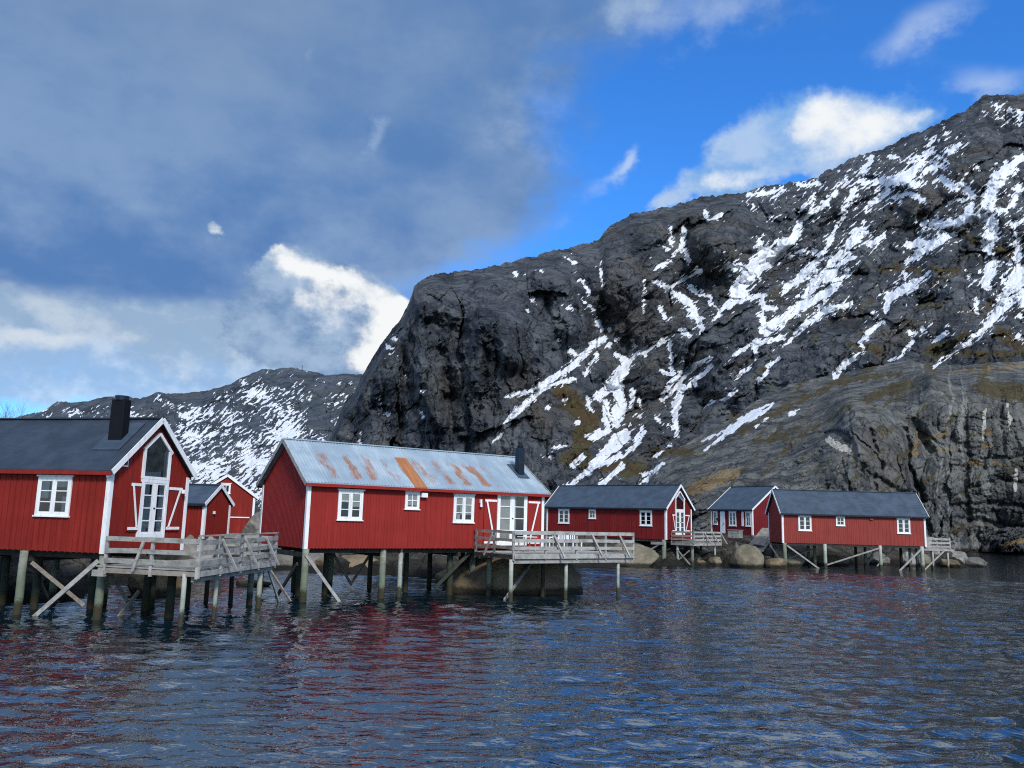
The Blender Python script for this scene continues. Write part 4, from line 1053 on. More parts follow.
layer("mountain", 1157, 2400, 5, 110, RIDGE_M + [(1500,150),(2400,240)], CT_M + [(1500,160,560),(1500,540,190),(2400,250,600),(2400,560,220)], relief_M, rock_m, attrs=cover, back=(110, 6), jag=1.9)
RIDGE_N = [(600,535),(630,505),(650,478),(658,461),(680,448),(700,437),(730,420),(750,405),(775,393),(790,385),(850,372),(900,361),(940,366),(965,366),(1024,362),(1100,355),(1250,380)]
CT_N = [(600,540,125),(640,500,150),(640,545,120),(690,495,125),(690,535,112),(660,460,175),(700,440,190),(700,470,150),(740,412,205),(740,450,160),(740,490,122),(740,535,110),(780,390,225),(780,430,175),(780,470,135),(780,500,118),(780,540,112),(820,380,235),(820,410,190),(815,440,150),(815,480,128),(820,540,118),(845,406,165),(850,440,142),(850,480,130),(850,545,125),(870,385,210),(880,412,160),(890,450,146),(890,500,138),(890,548,135),(915,440,160),(915,490,152),(915,548,150),(930,385,180),(930,372,200),(930,365,235),(940,430,164),(940,480,160),(940,549,158),(980,385,182),(980,400,174),(980,450,168),(980,510,166),(980,549,168),(1024,362,240),(1024,385,185),(1024,410,178),(1024,470,172),(1024,520,172),(1024,549,178),(1100,360,240),(1100,420,185),(1100,549,185),(900,360,250),(850,372,250)]
FEAT_N = [([(822,434),(834,431),(848,441)],3.5,5),([(905,430),(908,465),(925,500)],3,5),([(848,430),(865,455),(880,480)],5,-3),([(872,430),(882,470)],3,3),([(858,418),(870,440)],3,2),
          ([(912,420),(930,452)],4,3),([(875,478),(915,495),(935,545)],3,3),([(965,400),(968,520)],3,1.5),([(945,390),(948,540)],6,-1.5),
          ([(958,452),(985,460),(1024,455)],1.8,1.2),([(975,486),(1000,479),(1030,484)],1.8,1.2),([(948,508),(990,500),(1024,509)],2.2,1.6),([(940,524),(980,519),(1024,529)],3,2.2),([(1000,395),(1003,450)],3,2.0),
          ([(790,470),(830,455)],6,2),([(735,455),(775,432)],2.5,1.5),([(700,465),(740,440)],2,1.2),([(750,470),(800,440)],2,1.2)]
def relief_N(X, Y):
    w = 1-sstep(X + 20*fbm(X/30, Y/30, 2, 104), 805, 855)          # slab side on the left
    wx, wy = warp(X, Y, 8, 2.2, 105)
    u, v = rot(wx, wy, -33)
    rel = -3.0*fbm(wx/55, wy/60, 4, 111)
    tone = .5 + .35*fbm(wx/24, wy/60, 4, 112)*(1-w) + .35*fbm(u/50, v/9, 4, 113)*w
    r_ = sstep(X, 930, 970)                        # bedded wall at the right end
    for k, (ca, cb, sa, sb, ac, as_) in enumerate(((38,90,120,24,5.5,4.2),(14,34,46,9,2.4,2.0),(6,12,16,3.6,.9,.8),(2.8,4.5,6,2,.32,.32))):
        d1, i1, e1 = dome(wx/ca, wy/cb, 131+k*7); d2, i2, e2 = dome(u/sa, v/sb, 133+k*7); d3, i3, e3 = dome(wx/(ca*1.3), wy/(cb*.36), 135+k*7)
        a1 = -ac*d1 + ac*.5*(i1-.5); a3 = -ac*d3 + ac*.6*(i3-.5)
        rel += (1-w)*(1-.42*r_)*((1-r_*.7)*a1 + r_*.7*a3) + w*(-as_*d2 + as_*.5*(i2-.5))
        tone += .07*((1-w)*(i1-.5) + w*(i2-.5))*2
    rel += (1-w)*(-1.2*fbm(wx/13, wy/80, 5, 121, .6, ridged=True)) + w*(-1.2*fbm(u/110, v/10, 5, 122, .6, ridged=True))
    rel += .5*fbm(wx/5, wy/6, 5, 151, .66, ridged=True)
    fx, fy = warp(X, Y, 6, 3, 145)
    for pts, hw, amp in FEAT_N:
        sd = stroke_sd([(pts, .01)], fx, fy, hw*3); rel += .8*amp*np.exp(-(np.maximum(sd, 0)/hw)**2)
    tone += .35*sstep(fbm(wx/7, wy/150, 4, 161, .6), .02, .25)*sstep(X, 900, 935)*(1-sstep(X, 985, 1000)) - .15*sstep(fbm(wx/9, wy/120, 4, 163, .6), .05, .25)*(1-w)
    edge = np.clip((Y-np.interp(X, [p[0] for p in RIDGE_N], [p[1] for p in RIDGE_N]))/10.0, .2, 1)
    return rel*edge, tone
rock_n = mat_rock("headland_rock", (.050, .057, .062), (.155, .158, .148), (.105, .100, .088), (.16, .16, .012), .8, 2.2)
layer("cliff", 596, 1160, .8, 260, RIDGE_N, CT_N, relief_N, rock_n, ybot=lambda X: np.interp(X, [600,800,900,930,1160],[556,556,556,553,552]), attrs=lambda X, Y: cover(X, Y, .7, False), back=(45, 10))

RIDGE_H = [(-150,440),(-60,432),(0,425),(20,418),(40,414),(48,409),(57,404),(80,403),(95,401),(108,397),(125,397),(140,400),(150,396),(158,393),(170,395),(185,395),(200,392),(215,389),(230,385),(240,380),(252,375),(262,371),(275,370),(290,369),(302,371),(318,374),(330,376),(345,374),(360,375),(370,377),(440,380),(480,400)]
CT_H = [(-150,440,1050),(-150,520,700),(0,425,1050),(0,470,850),(0,520,650),(57,404,1050),(108,397,1000),(158,393,950),(100,450,800),(100,520,600),(200,392,930),(200,430,780),(200,480,600),(200,530,480),(262,371,900),(290,369,880),(290,410,760),(290,460,600),(290,530,440),(345,374,860),(345,420,700),(345,470,560),(345,540,430),(440,380,860),(440,540,450)]
def relief_H(X, Y):
    wx = X + 5*fbm(X/25, Y/25, 3, 205); wy = Y + 5*fbm(X/25, Y/25, 3, 206)
    u, v = rot(wx, wy, -36)
    rel = -14*fbm(wx/60, wy/50, 4, 221); tone = .5 + .3*fbm(wx/20, wy/14, 4, 222)
    for k, (sa, sb, a) in enumerate(((40,17,14),(15,6,6),(5.5,2.6,2.6))):
        d2, i2, e2 = dome(u/sa, v/sb, 233+k*7); rel += -a*d2 + a*.5*(i2-.5); tone += .08*(i2-.5)*2
    rel += 3.0*fbm(wx/5, wy/4, 4, 231, .66, ridged=True)
    edge = np.clip((Y-np.interp(X, [p[0] for p in RIDGE_H], [p[1] for p in RIDGE_H]))/10.0, .12, 1)
    return rel*edge, tone
def cover_H(X, Y):
    u, v = rot(X + 4*fbm(X/20, Y/20, 2, 305), Y + 4*fbm(X/20, Y/20, 2, 306), -36)
    n = fbm(u/11, v/2.4, 5, 311, .66) + .5*fbm(X/30, Y/22, 3, 321) + .22*fbm(X/2.2, Y/2.2, 3, 331)
    y0 = np.interp(X, [p[0] for p in RIDGE_H], [p[1] for p in RIDGE_H])
    bias = np.interp(Y-y0, [0, 8, 22, 60, 110], [-.36, -.20, -.07, .03, .08]) - .14*sstep(X, 300, 345)*(1-sstep(Y, 405, 440)) - .20*np.exp(-((X-325)/18)**2-((Y-425)/14)**2) - .12*np.exp(-((X-150)/45)**2-((Y-405)/8)**2)
    snow = sstep(n + bias, -.07, .13)
    z = np.zeros_like(X)
    return {"snow": snow, "grass": .3*sstep(fbm(X/20, Y/14, 3, 341), 0, .3), "tan": z, "pale": z}
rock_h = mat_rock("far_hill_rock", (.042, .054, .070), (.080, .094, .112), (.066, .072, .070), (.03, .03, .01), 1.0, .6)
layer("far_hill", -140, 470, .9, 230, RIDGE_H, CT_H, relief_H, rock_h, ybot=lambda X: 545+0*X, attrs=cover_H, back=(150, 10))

# mast on the far hill
x_, y_, t_e = bearing(302, 372); rr = 868.0
r = empty("mast", (float(x_)*rr, float(y_)*rr, EYE+float(t_e)*rr-2), 0); tag(r, "thin radio mast on the crest of the far snowy hill", "mast")
MB().tube((0,0,-2), (0,0,9.5), .32, .16, 8).build("pole", M["steel"], r)
MB().box(-.9, .9, -.1, .1, 7.2, 7.5).build("crossarm", M["steel"], r)

# ------------------------------------------------------------------ shore ground
SHORE = [(-60,31.5),(-30,31.8),(-21.4,32.2),(-18.4,32.2),(-17.3,33.6),(-18.3,38),(-19.2,46),(-15.2,53.4),(-10.7,51.5),(-6.4,50.0),(-3.4,49.8),(-.5,54.5),(2.6,64.5),(7.5,67.4),(11,69.0),(17,73.4),(20.5,72.4),(23.6,73.8),(26.8,77.5),(35.2,84.5),(41,84.0),(45.0,82.6),(48.5,86.5),(50.5,93.0),(52,105),(58,118),(66,131),(80,150),(96,166),(112,180),(150,200)]
def shore_sd(X, Y):
    poly = np.array(SHORE + [(400,260),(400,900),(-500,900),(-500,31)], float)
    d = np.full(X.shape, 1e9); inside = np.zeros(X.shape, bool)
    n = len(poly)
    for i in range(n):
        x0, y0 = poly[i]; x1, y1 = poly[(i+1) % n]
        dx, dy = x1-x0, y1-y0
        t = np.clip(((X-x0)*dx+(Y-y0)*dy)/(dx*dx+dy*dy), 0, 1)
        d = np.minimum(d, np.hypot(X-x0-t*dx, Y-y0-t*dy))
        c = ((y0 > Y) != (y1 > Y)) & (X < (x1-x0)*(Y-y0)/(y1-y0+1e-12)+x0)
        inside ^= c
    return np.where(inside, d, -d)
az = np.radians(np.linspace(-48, 48, 700)); rr_ = np.concatenate([np.linspace(24, 110, 330), np.geomspace(111, 420, 70)])
AZ, RR = np.meshgrid(az, rr_); GX, GY = RR*np.sin(AZ), RR*np.cos(AZ)
sd = shore_sd(GX, GY) + 1.1*fbm(GX/3.1, GY/3.1, 4, 401)
gz = np.interp(sd, [-6, -.6, 0, .5, 1.6, 5, 14, 40, 120], [-2.2, -.8, -.02, .45, 1.05, 1.9, 2.4, 2.7, 4.0])
f1, f2, idv = worley(GX/1.9, GY/1.9, 405)
onl = sstep(sd, -.8, 1.2)
gz = gz + onl*((idv-.5)*.55 + .35*fbm(GX/1.3, GY/1.3, 4, 403) - .30*(1-sstep(f2-f1, 0, .25)))
low = np.exp(-((GX-(-10))/9)**2-((GY-57)/8)**2); gz = gz - .9*low*onl
flat = np.exp(-((GX-27)/7)**2-((GY-90)/7)**2); gz = gz + flat*(2.5-gz)*.85
P = np.stack([GX, GY, gz], -1)
gr = sstep(sd + 2.5*fbm(GX/4, GY/4, 3, 411), 4, 9)*sstep(fbm(GX/5, GY/5, 4, 413), -.3, .15)
z0 = np.zeros_like(GX)
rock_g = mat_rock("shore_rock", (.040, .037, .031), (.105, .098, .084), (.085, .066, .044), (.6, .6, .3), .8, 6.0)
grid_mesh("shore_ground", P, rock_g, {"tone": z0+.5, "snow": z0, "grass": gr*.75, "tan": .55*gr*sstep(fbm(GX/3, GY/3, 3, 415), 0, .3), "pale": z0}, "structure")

# ------------------------------------------------------------------ boulders
def boulder(x, y, w, d, h, mat, label, seed, rz=0.0, group="boulders along the shore", name="boulder", sink=.35, sub=5, flatx=0.0, rough=1.0, zb=0.0):
    import bmesh
    bm = bmesh.new(); bmesh.ops.create_icosphere(bm, subdivisions=sub, radius=1.0)
    off = V((seed*3.17, seed*1.71, seed*5.3)); rp = random.Random(seed*13)
    planes = [(V((rp.gauss(0,1), rp.gauss(0,1), rp.gauss(.15,.8))).normalized(), rp.uniform(.62,.90) if rough > .8 else rp.uniform(.88,.98)) for _ in range(13)]
    for vtx in bm.verts:
        p = vtx.co.normalized()
        k = 1 + rough*(.20*mnoise.noise(p*1.1+off) + .12*mnoise.noise(p*2.3+off) + .05*mnoise.noise(p*5.5+off))
        # broken faces
        for nv, hh in planes:
            dd = p.dot(nv)*k
            if dd > hh: k *= (hh+.10*(dd-hh))/dd
        k += .020*rough*mnoise.noise(p*9+off) + .012*rough*mnoise.noise(p*21+off)
        q = p*k
        q.z = q.z + flatx*q.x
        vtx.co = V((q.x*w/2, q.y*d/2, (q.z+sink)*h/(1+sink)))
    me = bpy.data.meshes.new(name); bm.to_mesh(me); bm.free()
    me.polygons.foreach_set("use_smooth", [True]*len(me.polygons)); me.materials.append(M[mat])
    o = bpy.data.objects.new(name, me); o.location = (x, y, zb); o.rotation_euler = (0, 0, rz); col.objects.link(o)
    tag(o, label, "rock", group)
    return o
boulder(.55, 43.4, 7.6, 5.0, 2.0, "rock_brown", "broad brown rock dome under the pale deck in the middle", 1, R(25), sink=.15, sub=5, rough=.75)
boulder(-1.6, 47.5, 5.0, 4.0, 1.15, "rock_brown", "dark brown rock behind the stilts under the rusty roofed cabin", 17, R(10), sink=.2)
boulder(10.2, 69.8, 5.0, 4.0, 2.35, "rock_tan", "big rounded tan boulder in front of the middle cabin", 2, R(-20), sink=.3, sub=5)
boulder(6.4, 70.0, 6.5, 3.0, 1.1, "rock_tan", "low tan rock shelf at the water behind the middle deck", 3, R(10), sink=.2)
boulder(20.7, 72.6, 2.85, 2.6, 1.95, "rock_tan", "round mossy tan boulder beside the plank gangway", 4, R(15), sink=.35, rough=.6, sub=5)
boulder(18.2, 73.9, 1.9, 1.6, .8, "rock_tan", "small tan boulder touching the water left of the round boulder", 5)
boulder(16.6, 73.4, 1.5, 1.4, .6, "rock_brown", "small brown boulder under the small raised deck", 6)
boulder(17.6, 76.2, 2.4, 2.0, 1.5, "rock_grey", "grey boulder behind the small raised deck post", 7, R(30))
boulder(19.6, 77.0, 2.5, 2.1, 1.55, "rock_grey", "blocky grey boulder above the small tan boulder", 8, R(-30))
boulder(15.4, 76.4, 2.0, 2.0, 1.35, "rock_grey", "grey boulder between the piles of the small raised deck", 9)
boulder(21.4, 78.6, 2.4, 2.0, 1.9, "rock_grey", "grey boulder at the foot of the crate ledge", 10, R(50))
boulder(14.0, 77.8, 3.0, 2.5, 1.5, "rock_grey", "dark grey boulder behind the middle cabin corner pile", 11)
boulder(23.2, 73.0, 2.2, 1.8, 1.0, "rock_brown", "brown boulder between the round boulder and the right stilts", 12)
boulder(25.6, 77.2, 3.4, 2.4, 1.8, "rock_tan", "tan rock behind the stilts under the bright red cabin", 13)
boulder(30.5, 80.5, 5.5, 3.0, 1.5, "rock_brown", "dark brown rock ledge far under the bright red cabin", 33)
for i, (x, y, w_, d_, h_) in enumerate(((16.9,75.0,1.6,1.3,1.0),(18.9,75.3,1.5,1.4,1.0),(15.9,74.6,1.2,1.0,.7),(20.0,75.0,1.3,1.2,.9),(18.5,78.2,1.7,1.5,1.5),(16.6,78.0,1.5,1.4,1.3),(20.6,76.6,1.4,1.2,1.2),(22.2,76.2,1.5,1.3,1.2),(19.3,73.3,1.0,.9,.5),(14.6,74.6,1.2,1.1,.8))):
    boulder(x, y, w_, d_, h_, "rock_grey" if i % 3 else "rock_tan", "small angular rock in the rubble between the raised deck and the gangway", 50+i, R(i*51), group="rubble rocks below the low cabin", rough=1.4)
ks = [(43.6,86.4,2.4,2.0,1.9,"rock_pale","pale rock on top of the pile under the short deck"),(46.2,86.6,3.0,2.4,1.5,"rock_pale","broad pale rock in the middle of the rock spit"),
      (41.6,83.8,2.2,1.8,1.2,"rock_tan","tan rock at the stilts of the short deck"),(43.8,83.2,2.4,1.6,1.0,"rock_brown","brown rock at the water edge of the spit"),
      (47.4,85.4,2.6,1.8,1.05,"rock_grey","grey rock near the tip of the spit"),(49.0,87.6,1.6,1.3,.7,"rock_grey","small grey rock at the tip of the spit"),
      (39.4,82.6,2.2,1.8,1.5,"rock_pale","pale rock half hidden behind the right cabin stilts"),(37.2,84.0,2.4,2.0,1.4,"rock_grey","dark grey rock behind the right cabin braces")]
for i, (x, y, w, d, h, mt, lb) in enumerate(ks): boulder(x, y, w, d, h, mt, lb, 20+i, R(i*37), group="rocks of the spit by the right cabin")
boulder(49.6, 87.9, 1.35, 1.1, .75, "rock_grey", "lone round grey rock standing in the water beyond the spit", 30, group="rocks of the spit by the right cabin").location.x = 49.5
boulder(-14.6, 48.6, 1.95, 1.6, 1.7, "rock_pale", "pale angular rock behind the left deck below the boathouse door", 14, R(20), zb=1.85, rough=1.2, sink=.6)
boulder(-18.6, 44.4, 3.4, 2.6, 1.3, "rock_tan", "grassy tan mound between the left cabin and the shed", 15, zb=1.9)
boulder(-12.7, 42.0, 1.9, 1.0, .32, "rock_brown", "flat dark skerry in the water behind the left deck", 16, R(10), sink=.2)
boulder(-10.2, 55.2, 7.0, 4.0, .95, "rock_brown", "low brown grassy shore rock behind the left deck piles", 18, R(-12), sink=.1)
boulder(-14.2, 56.0, 5.0, 4.0, 1.9, "rock_grey", "grey rock bank behind the railing of the left deck", 19, R(-12), sink=.2)
boulder(-15.2, 36.6, 2.4, 2.2, 1.2, "rock_brown", "brown rock in the dark under the left cabin", 31)
boulder(-17.2, 46.5, 2.6, 2.4, 1.9, "rock_pale", "pale rock seen through the left deck railing", 32, zb=.6)
# small white board lying on the far right shore
r = MB(); r.box(-.9, .9, -.25, .25, 0, .5)
x_, y_, t_e = bearing(1020, 523.5); rr = 172.0

# ------------------------------------------------------------------ bare tree behind the left cabin
def tree(loc, h, seed, label):
    rg = random.Random(seed); root = empty("bare_tree", loc, 0); tag(root, label, "tree")
    t = MB(); t.tube((0,0,-.5), (.05,.03,h*.45), .16, .09, 8, 4, .03, seed); t.build("trunk", M["wood_brown"], root, True)
    tw = MB()
    def grow(p, d, L, r, lev):
        q = p + d*L
        tw.tube(p, q, r, r*.6, 5 if lev < 2 else 4)
        if lev >= 4: return
        for _ in range(4 if lev < 2 else 3):
            nd = (d + V((rg.uniform(-.65,.65), rg.uniform(-.65,.65), rg.uniform(-.15,.5)))).normalized()
            grow(p.lerp(q, rg.uniform(.55, 1)), nd, L*rg.uniform(.55,.78), r*.58, lev+1)
    for k in range(7):
        a = k*2.4; grow(V((0,0,h*(.25+.03*k))), V((math.cos(a)*.55, math.sin(a)*.55, .9)).normalized(), h*.26, .035, 0)
    tw.build("crown", M["wood"], root)
    return root
x_, y_, t_e = bearing(-4, 424)
tree((float(x_)*58, float(y_)*58, 2.2), 7.9, 5, "bare pale twigged tree showing above the left cabin roof")

# ------------------------------------------------------------------ water
wt = NT("sea_water")
pos = wt.node("ShaderNodeNewGeometry").outputs["Position"]
w0 = wt.noise(wt.mapping(pos, (.62, 1.5, 1), rot=(0,0,R(8))), .75, 2, .5, dist=.5)
w1 = wt.noise(wt.mapping(pos, (.75, 1.7, 1), rot=(0,0,R(14))), 2.0, 2, .5, dist=.5)
w2 = wt.noise(wt.mapping(pos, (.9, 1.8, 1), rot=(0,0,R(-16))), 5.6, 2, .55)
w3 = wt.noise(pos, 15.0, 2, .6)
hgt = wt.math("ADD", wt.math("ADD", wt.math("MULTIPLY", w0, .032), wt.math("MULTIPLY", w1, .055)), wt.math("ADD", wt.math("MULTIPLY", w2, .016), wt.math("MULTIPLY", w3, .0006)))
gust = wt.noise(wt.mapping(pos, (.05, .12, 1)), 1.0, 3, .5)
nb = wt.node("ShaderNodeBump"); wt.put(nb.inputs["Height"], hgt); nb.inputs["Distance"].default_value = 1.0
wt.put(nb.inputs["Strength"], wt.smooth(gust, .35, .65, .75, 1.0))
water_mat = wt.principled((.002, .010, .016), .02, normal=nb.outputs[0], spec=.5, ior=3.8)
az = np.radians(np.linspace(-62, 62, 1000))
rads = [3.0]
while rads[-1] < 70: rads.append(rads[-1] + max(.035, min(.16, rads[-1]**2/3300)))
while rads[-1] < 2500: rads.append(rads[-1]*1.03)
rads = np.array(rads)
AZ, RR = np.meshgrid(az, rads); WX, WY = RR*np.sin(AZ), RR*np.cos(AZ)
rgw = np.random.RandomState(4); WZ = np.zeros_like(WX)
dr = np.gradient(rads)[:, None]
ph = 1.6*fbm(WX/4.2, WY/4.2, 2, 501)
for k in range(60):
    lam = .28*(1.35/.28)**rgw.rand()
    th = R(-78) + rgw.normal(0, .55)
    amp = .0058*lam**.95*rgw.uniform(.6, 1.3)
    kx, ky = 2*math.pi/lam*math.cos(th), 2*math.pi/lam*math.sin(th)
    fade = np.clip((lam/(2.6*dr)-1), 0, 1)
    sn_ = np.sin(kx*WX+ky*WY+rgw.rand()*6.28+ph*min(1.0, .6/lam+.3)); WZ += amp*fade*1.15*(2*((sn_+1)/2)**1.6-1)
WZ *= (.75+.5*fbm(WX/9, WY/14, 2, 507))
grid_mesh("water", np.stack([WX, WY, WZ], -1), water_mat, {}, "structure")

# ------------------------------------------------------------------ sky, sun
SUN_AZ, SUN_EL = R(158), R(38)     # behind the viewer, to the right
w = bpy.data.worlds.new("World"); sc.world = w; w.use_nodes = True
t = NT("", w)
sky = t.node("ShaderNodeTexSky", sky_type="NISHITA"); sky.sun_disc = False
sky.sun_elevation = SUN_EL; sky.sun_rotation = SUN_AZ; sky.altitude = 0; sky.air_density = 1.0; sky.dust_density = .4; sky.ozone_density = 2.5
STR = 0.10
gen = t.node("ShaderNodeTexCoord").outputs["Generated"]
d = t.sep(gen)
azn = t.math("ARCTAN2", d[0], d[1])
el = t.math("ARCSINE", d[2])
# soft domain warp so cloud edges billow
nw = t.node("ShaderNodeTexNoise"); nw.inputs["Scale"].default_value = 3.4; nw.inputs["Detail"].default_value = 5; nw.inputs["Roughness"].default_value = .58
t.put(nw.inputs["Vector"], t.mapping(gen, (1, 1, 1.6)))
wv = t.sep(nw.outputs["Color"])
nf = t.node("ShaderNodeTexNoise"); nf.inputs["Scale"].default_value = 13; nf.inputs["Detail"].default_value = 6; nf.inputs["Roughness"].default_value = .6
t.put(nf.inputs["Vector"], t.mapping(gen, (1, 1, 1.4)))
fv = t.sep(nf.outputs["Color"])
nh = t.node("ShaderNodeTexNoise"); nh.inputs["Scale"].default_value = 30; nh.inputs["Detail"].default_value = 6; nh.inputs["Roughness"].default_value = .65
t.put(nh.inputs["Vector"], gen)
hv = t.sep(nh.outputs["Color"])
def warped(base, a, b, ka, kb):
    return t.math("ADD", base, t.math("ADD", t.math("MULTIPLY", t.math("SUBTRACT", a, .5), ka), t.math("MULTIPLY", t.math("SUBTRACT", b, .5), kb)))
azs, els = warped(azn, wv[0], fv[0], .16, .03), warped(el, wv[1], fv[1], .12, .028)
azf, elf = warped(azn, wv[0], fv[0], .06, .055), warped(el, wv[1], fv[1], .05, .05)
def blob(px, py, rx, ry, A=None, E=None, tilt=0.0, gain=1.0):
    a0, e0 = azel(px, py)
    A = A or azf; E = E or elf
    da, de = t.math("SUBTRACT", A, a0), t.math("SUBTRACT", E, e0)
    if tilt:
        c, s = math.cos(tilt), math.sin(tilt)
        da, de = t.math("ADD", t.math("MULTIPLY", da, c), t.math("MULTIPLY", de, s)), t.math("SUBTRACT", t.math("MULTIPLY", de, c), t.math("MULTIPLY", da, s))
    q = t.math("ADD", t.math("POWER", t.math("DIVIDE", da, rx/FOC), 2), t.math("POWER", t.math("DIVIDE", de, ry/FOC), 2))
    g = t.math("EXPONENT", t.math("MULTIPLY", q, -1.0))
    return g if gain == 1.0 else t.math("MULTIPLY", g, gain)
def total(lst):
    o = lst[0]
    for b in lst[1:]: o = t.math("ADD", o, b)
    return o
K = 1.0/STR   # cloud radiance is written in display-linear units
def cc(r, g, b): return (r*K, g*K, b*K)
blue = t.mix(1.0, sky.outputs[0], (.46, 1.32, 2.35), "MULTIPLY")
c = blue
# grey-blue overcast deck over the upper left
deck = total([blob(120,60,330,190,azs,els), blob(310,110,210,140,azs,els), blob(60,250,260,120,azs,els), blob(240,230,170,70,azs,els), blob(450,60,110,90,azs,els,gain=.7), blob(590,10,110,60,azs,els,gain=.62), blob(430,190,90,45,azs,els,gain=.55), blob(520,200,60,40,azs,els,gain=.38), blob(760,-20,120,50,azs,els,gain=.45)])
dn = t.math("ADD", deck, t.math("ADD", t.math("MULTIPLY", t.math("SUBTRACT", wv[2], .5), .8), t.math("ADD", t.math("MULTIPLY", t.math("SUBTRACT", fv[2], .5), .85), t.math("MULTIPLY", t.math("SUBTRACT", hv[2], .5), .40))))
dm = t.smooth(dn, .28, 1.08)
tone = t.noise(t.mapping(gen, (1, 1, 2.2)), 2.6, 5, .55)
tone = t.math("ADD", t.math("MULTIPLY", tone, .72), t.math("MULTIPLY", fv[1], .28))
dc = t.mix(t.smooth(tone, .40, .62), cc(.095, .20, .43), cc(.265, .38, .57))
dc = t.mix(t.smooth(el, azel(512,330)[1], azel(512,120)[1], .0, .75), dc, t.mix(t.smooth(tone, .35, .65), cc(.10,.225,.48), cc(.19,.31,.52)))
top = blob(150,-20,260,80,azs,els); dc = t.mix(t.math("MULTIPLY", top, .6), dc, cc(.25,.34,.48))
c = t.mix(t.math("MULTIPLY", dm, .95), c, dc)
# lighter cloud low on the left
low = total([blob(40,370,200,42,azs,els), blob(200,350,190,50,azs,els), blob(-80,340,180,60,azs,els), blob(330,350,80,50,azs,els,gain=.7)])
ln = t.math("ADD", low, t.math("ADD", t.math("MULTIPLY", t.math("SUBTRACT", wv[2], .5), .5), t.math("MULTIPLY", t.math("SUBTRACT", fv[2], .5), .45)))
lc = t.mix(t.smooth(fv[0], .42, .64), cc(.34,.48,.66), cc(.58,.68,.78))
c = t.mix(t.math("MULTIPLY", t.smooth(ln, .35, 1.05), .85), c, lc)
# heaped clouds: body then the sunlit heads
def heap(c, body, heads, bc, hc, b0=.35, b1=.85, h0=.35, h1=.8):
    bn = t.math("ADD", total(body), t.math("ADD", t.math("MULTIPLY", t.math("SUBTRACT", fv[1], .5), 1.1), t.math("ADD", t.math("MULTIPLY", t.math("SUBTRACT", wv[2], .5), .3), t.math("MULTIPLY", t.math("SUBTRACT", hv[0], .5), .5))))
    hc = t.mix(t.smooth(t.math("ADD", t.math("MULTIPLY", fv[0], .6), t.math("MULTIPLY", hv[2], .4)), .40, .60), cc(.58,.68,.81), hc)
    c = t.mix(t.smooth(bn, b0, b1), c, bc)
    hn = t.math("ADD", total(heads), t.math("ADD", t.math("MULTIPLY", t.math("SUBTRACT", fv[2], .5), 1.5), t.math("MULTIPLY", t.math("SUBTRACT", hv[1], .5), .8)))
    return t.mix(t.smooth(hn, h0, h1), c, hc)
def heap2(c, body, lit, grey, white, a0, a1, l0, l1, kn=1.0):
    n_ = t.math("ADD", t.math("MULTIPLY", t.math("SUBTRACT", fv[1], .5), 1.5*kn), t.math("ADD", t.math("MULTIPLY", t.math("SUBTRACT", wv[2], .5), .3), t.math("MULTIPLY", t.math("SUBTRACT", hv[0], .5), .9*kn)))
    al = t.smooth(t.math("ADD", total(body), n_), a0, a1)
    n2_ = t.math("ADD", t.math("MULTIPLY", t.math("SUBTRACT", fv[2], .5), 1.7), t.math("MULTIPLY", t.math("SUBTRACT", hv[1], .5), 1.3))
    li = t.smooth(t.math("ADD", total(lit), n2_), l0, l1)
    return t.mix(al, c, t.mix(li, grey, white))
grey1 = t.mix(t.smooth(fv[0], .38, .62), cc(.17,.29,.50), cc(.36,.49,.68))
c = heap2(c, [blob(285,325,85,52), blob(350,335,60,46), blob(372,312,32,26), blob(292,264,26,20), blob(335,285,30,18), blob(213,229,12,8,gain=.8)],
          [blob(285,256,22,14), blob(308,272,24,14), blob(340,284,26,14), blob(372,298,24,16), blob(398,318,20,18), blob(385,340,36,22,tilt=.5), blob(372,362,26,12), blob(320,300,40,22,gain=.5), blob(213,229,10,7,gain=.8), blob(330,320,40,20,gain=.35), blob(200,375,20,8,gain=.5)],
          grey1, cc(.92,.94,.95), .46, .70, .38, 1.15)
lowh = [blob(30,350,36,10,gain=.75), blob(70,345,34,8,gain=.7), blob(185,372,12,7,gain=.8), blob(20,335,40,8,gain=.6), blob(120,335,40,7,gain=.5)]
hn = t.math("ADD", total(lowh), t.math("MULTIPLY", t.math("SUBTRACT", fv[2], .5), .9))
c = t.mix(t.smooth(t.math("ADD", hn, t.math("MULTIPLY", t.math("SUBTRACT", hv[0], .5), .8)), .4, 1.35, 0, .8), c, cc(.74,.80,.86))
grey2 = t.mix(t.smooth(fv[0], .38, .62), cc(.20,.42,.80), cc(.42,.58,.84))
c = t.mix(t.math("MULTIPLY", t.smooth(t.math("ADD", total([blob(380,128,10,20,tilt=-.5), blob(312,64,8,12,gain=.7), blob(612,14,20,24,tilt=.6), blob(640,0,24,14), blob(404,190,10,8,gain=.6)]), t.math("ADD", t.math("MULTIPLY", t.math("SUBTRACT", fv[0], .5), 1.6), t.math("MULTIPLY", t.math("SUBTRACT", hv[2], .5), 1.4))), .35, 1.5), .42), c, cc(.50,.64,.82))
c = heap2(c, [blob(800,130,66,40), blob(850,135,60,30), blob(740,158,44,28,gain=.8), blob(710,185,44,18), blob(668,203,26,9,gain=.85), blob(910,122,26,10,gain=.7)],
          [blob(815,105,32,22), blob(850,120,38,18), blob(890,126,34,14), blob(800,132,34,18,gain=.8), blob(745,176,30,13,gain=.9), blob(716,186,24,12), blob(665,202,18,8,gain=.8), blob(850,155,40,14,gain=.8), blob(915,118,20,8,gain=.6)],
          grey2, cc(.90,.93,.95), .45, .95, .55, 1.75)
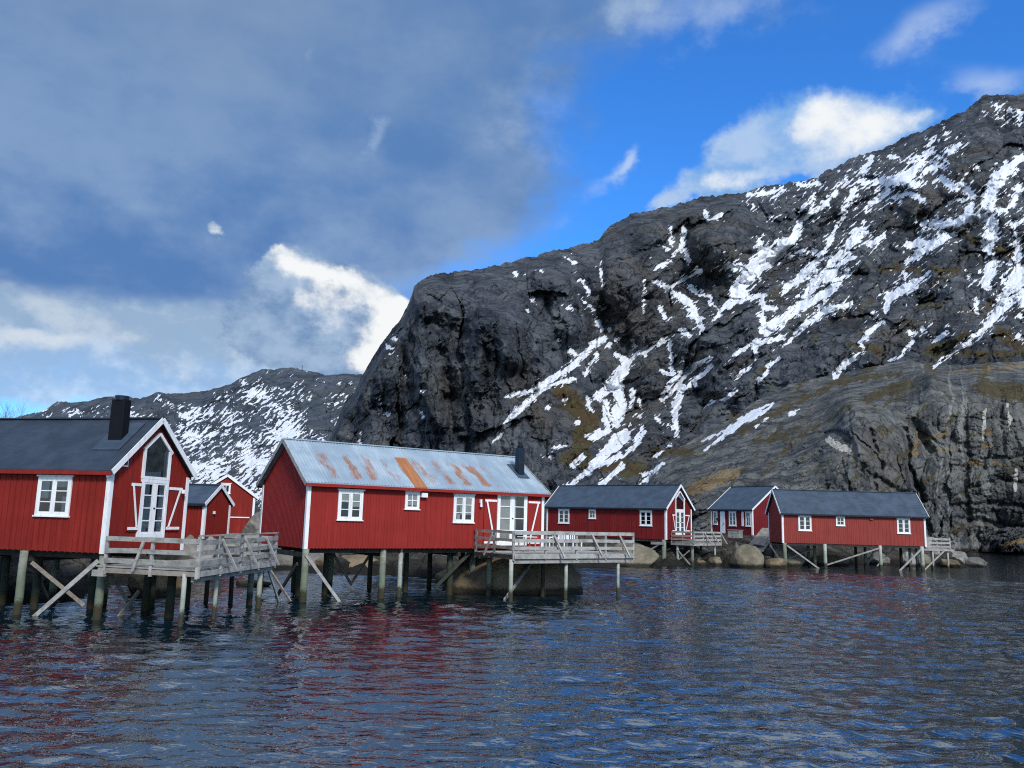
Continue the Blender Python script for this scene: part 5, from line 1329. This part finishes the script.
# thin wisps
wl = total([blob(930,30,60,20,tilt=.25,gain=.75), blob(985,80,50,16,gain=.6,tilt=-.2), blob(620,168,24,7,tilt=.7,gain=.8), blob(700,14,150,36,gain=.55), blob(560,130,60,50,gain=.35), blob(590,200,50,22,gain=.35,tilt=.5), blob(500,110,60,60,gain=.3)])
wn = t.math("ADD", wl, t.math("MULTIPLY", t.math("SUBTRACT", fv[1], .5), .9))
c = t.mix(t.smooth(wn, .25, 1.1, 0, .8), c, cc(.60,.72,.88))
# unseen sky: bright broken cloud added behind the viewer for frontal light
bn = t.math("MULTIPLY", t.smooth(d[1], .25, -.25), t.smooth(tone, .36, .60))
c = t.mix(t.math("MULTIPLY", bn, .9), c, t.mix(t.smooth(fv[1], .35, .65), cc(.45,.52,.62), cc(1.15,1.15,1.13)))
oh = t.math("MULTIPLY", t.smooth(el, .60, .82), t.smooth(tone, .30, .52))  # bright cloud added overhead, out of view, to brighten the water
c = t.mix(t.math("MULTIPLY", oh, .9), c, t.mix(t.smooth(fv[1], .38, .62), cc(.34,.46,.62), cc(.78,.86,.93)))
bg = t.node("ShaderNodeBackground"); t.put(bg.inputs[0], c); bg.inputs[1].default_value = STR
ow = t.node("ShaderNodeOutputWorld"); t.l.new(bg.outputs[0], ow.inputs[0])
w.cycles.sampling_method = "MANUAL"; w.cycles.sample_map_resolution = 512

sun = bpy.data.lights.new("sun", "SUN"); sun.energy = 3.0; sun.angle = R(10); sun.color = (1.0, .95, .88)
so = bpy.data.objects.new("sun", sun); col.objects.link(so)
sd_ = V((math.sin(SUN_AZ)*math.cos(SUN_EL), math.cos(SUN_AZ)*math.cos(SUN_EL), math.sin(SUN_EL)))
so.rotation_euler = (-sd_).to_track_quat('-Z', 'Y').to_euler()
so.location = sd_*200

sc.view_settings.view_transform = "Standard"; sc.view_settings.look = "None"
sc.view_settings.exposure = 0.0; sc.view_settings.gamma = 1.0
sc.render.engine = "CYCLES"
sc.cycles.max_bounces = 5; sc.cycles.diffuse_bounces = 2; sc.cycles.glossy_bounces = 3; sc.cycles.transparent_max_bounces = 8
sc.cycles.caustics_reflective = False; sc.cycles.caustics_refractive = False
sc.cycles.use_denoising = False
sc.cycles.filter_width = 1.1
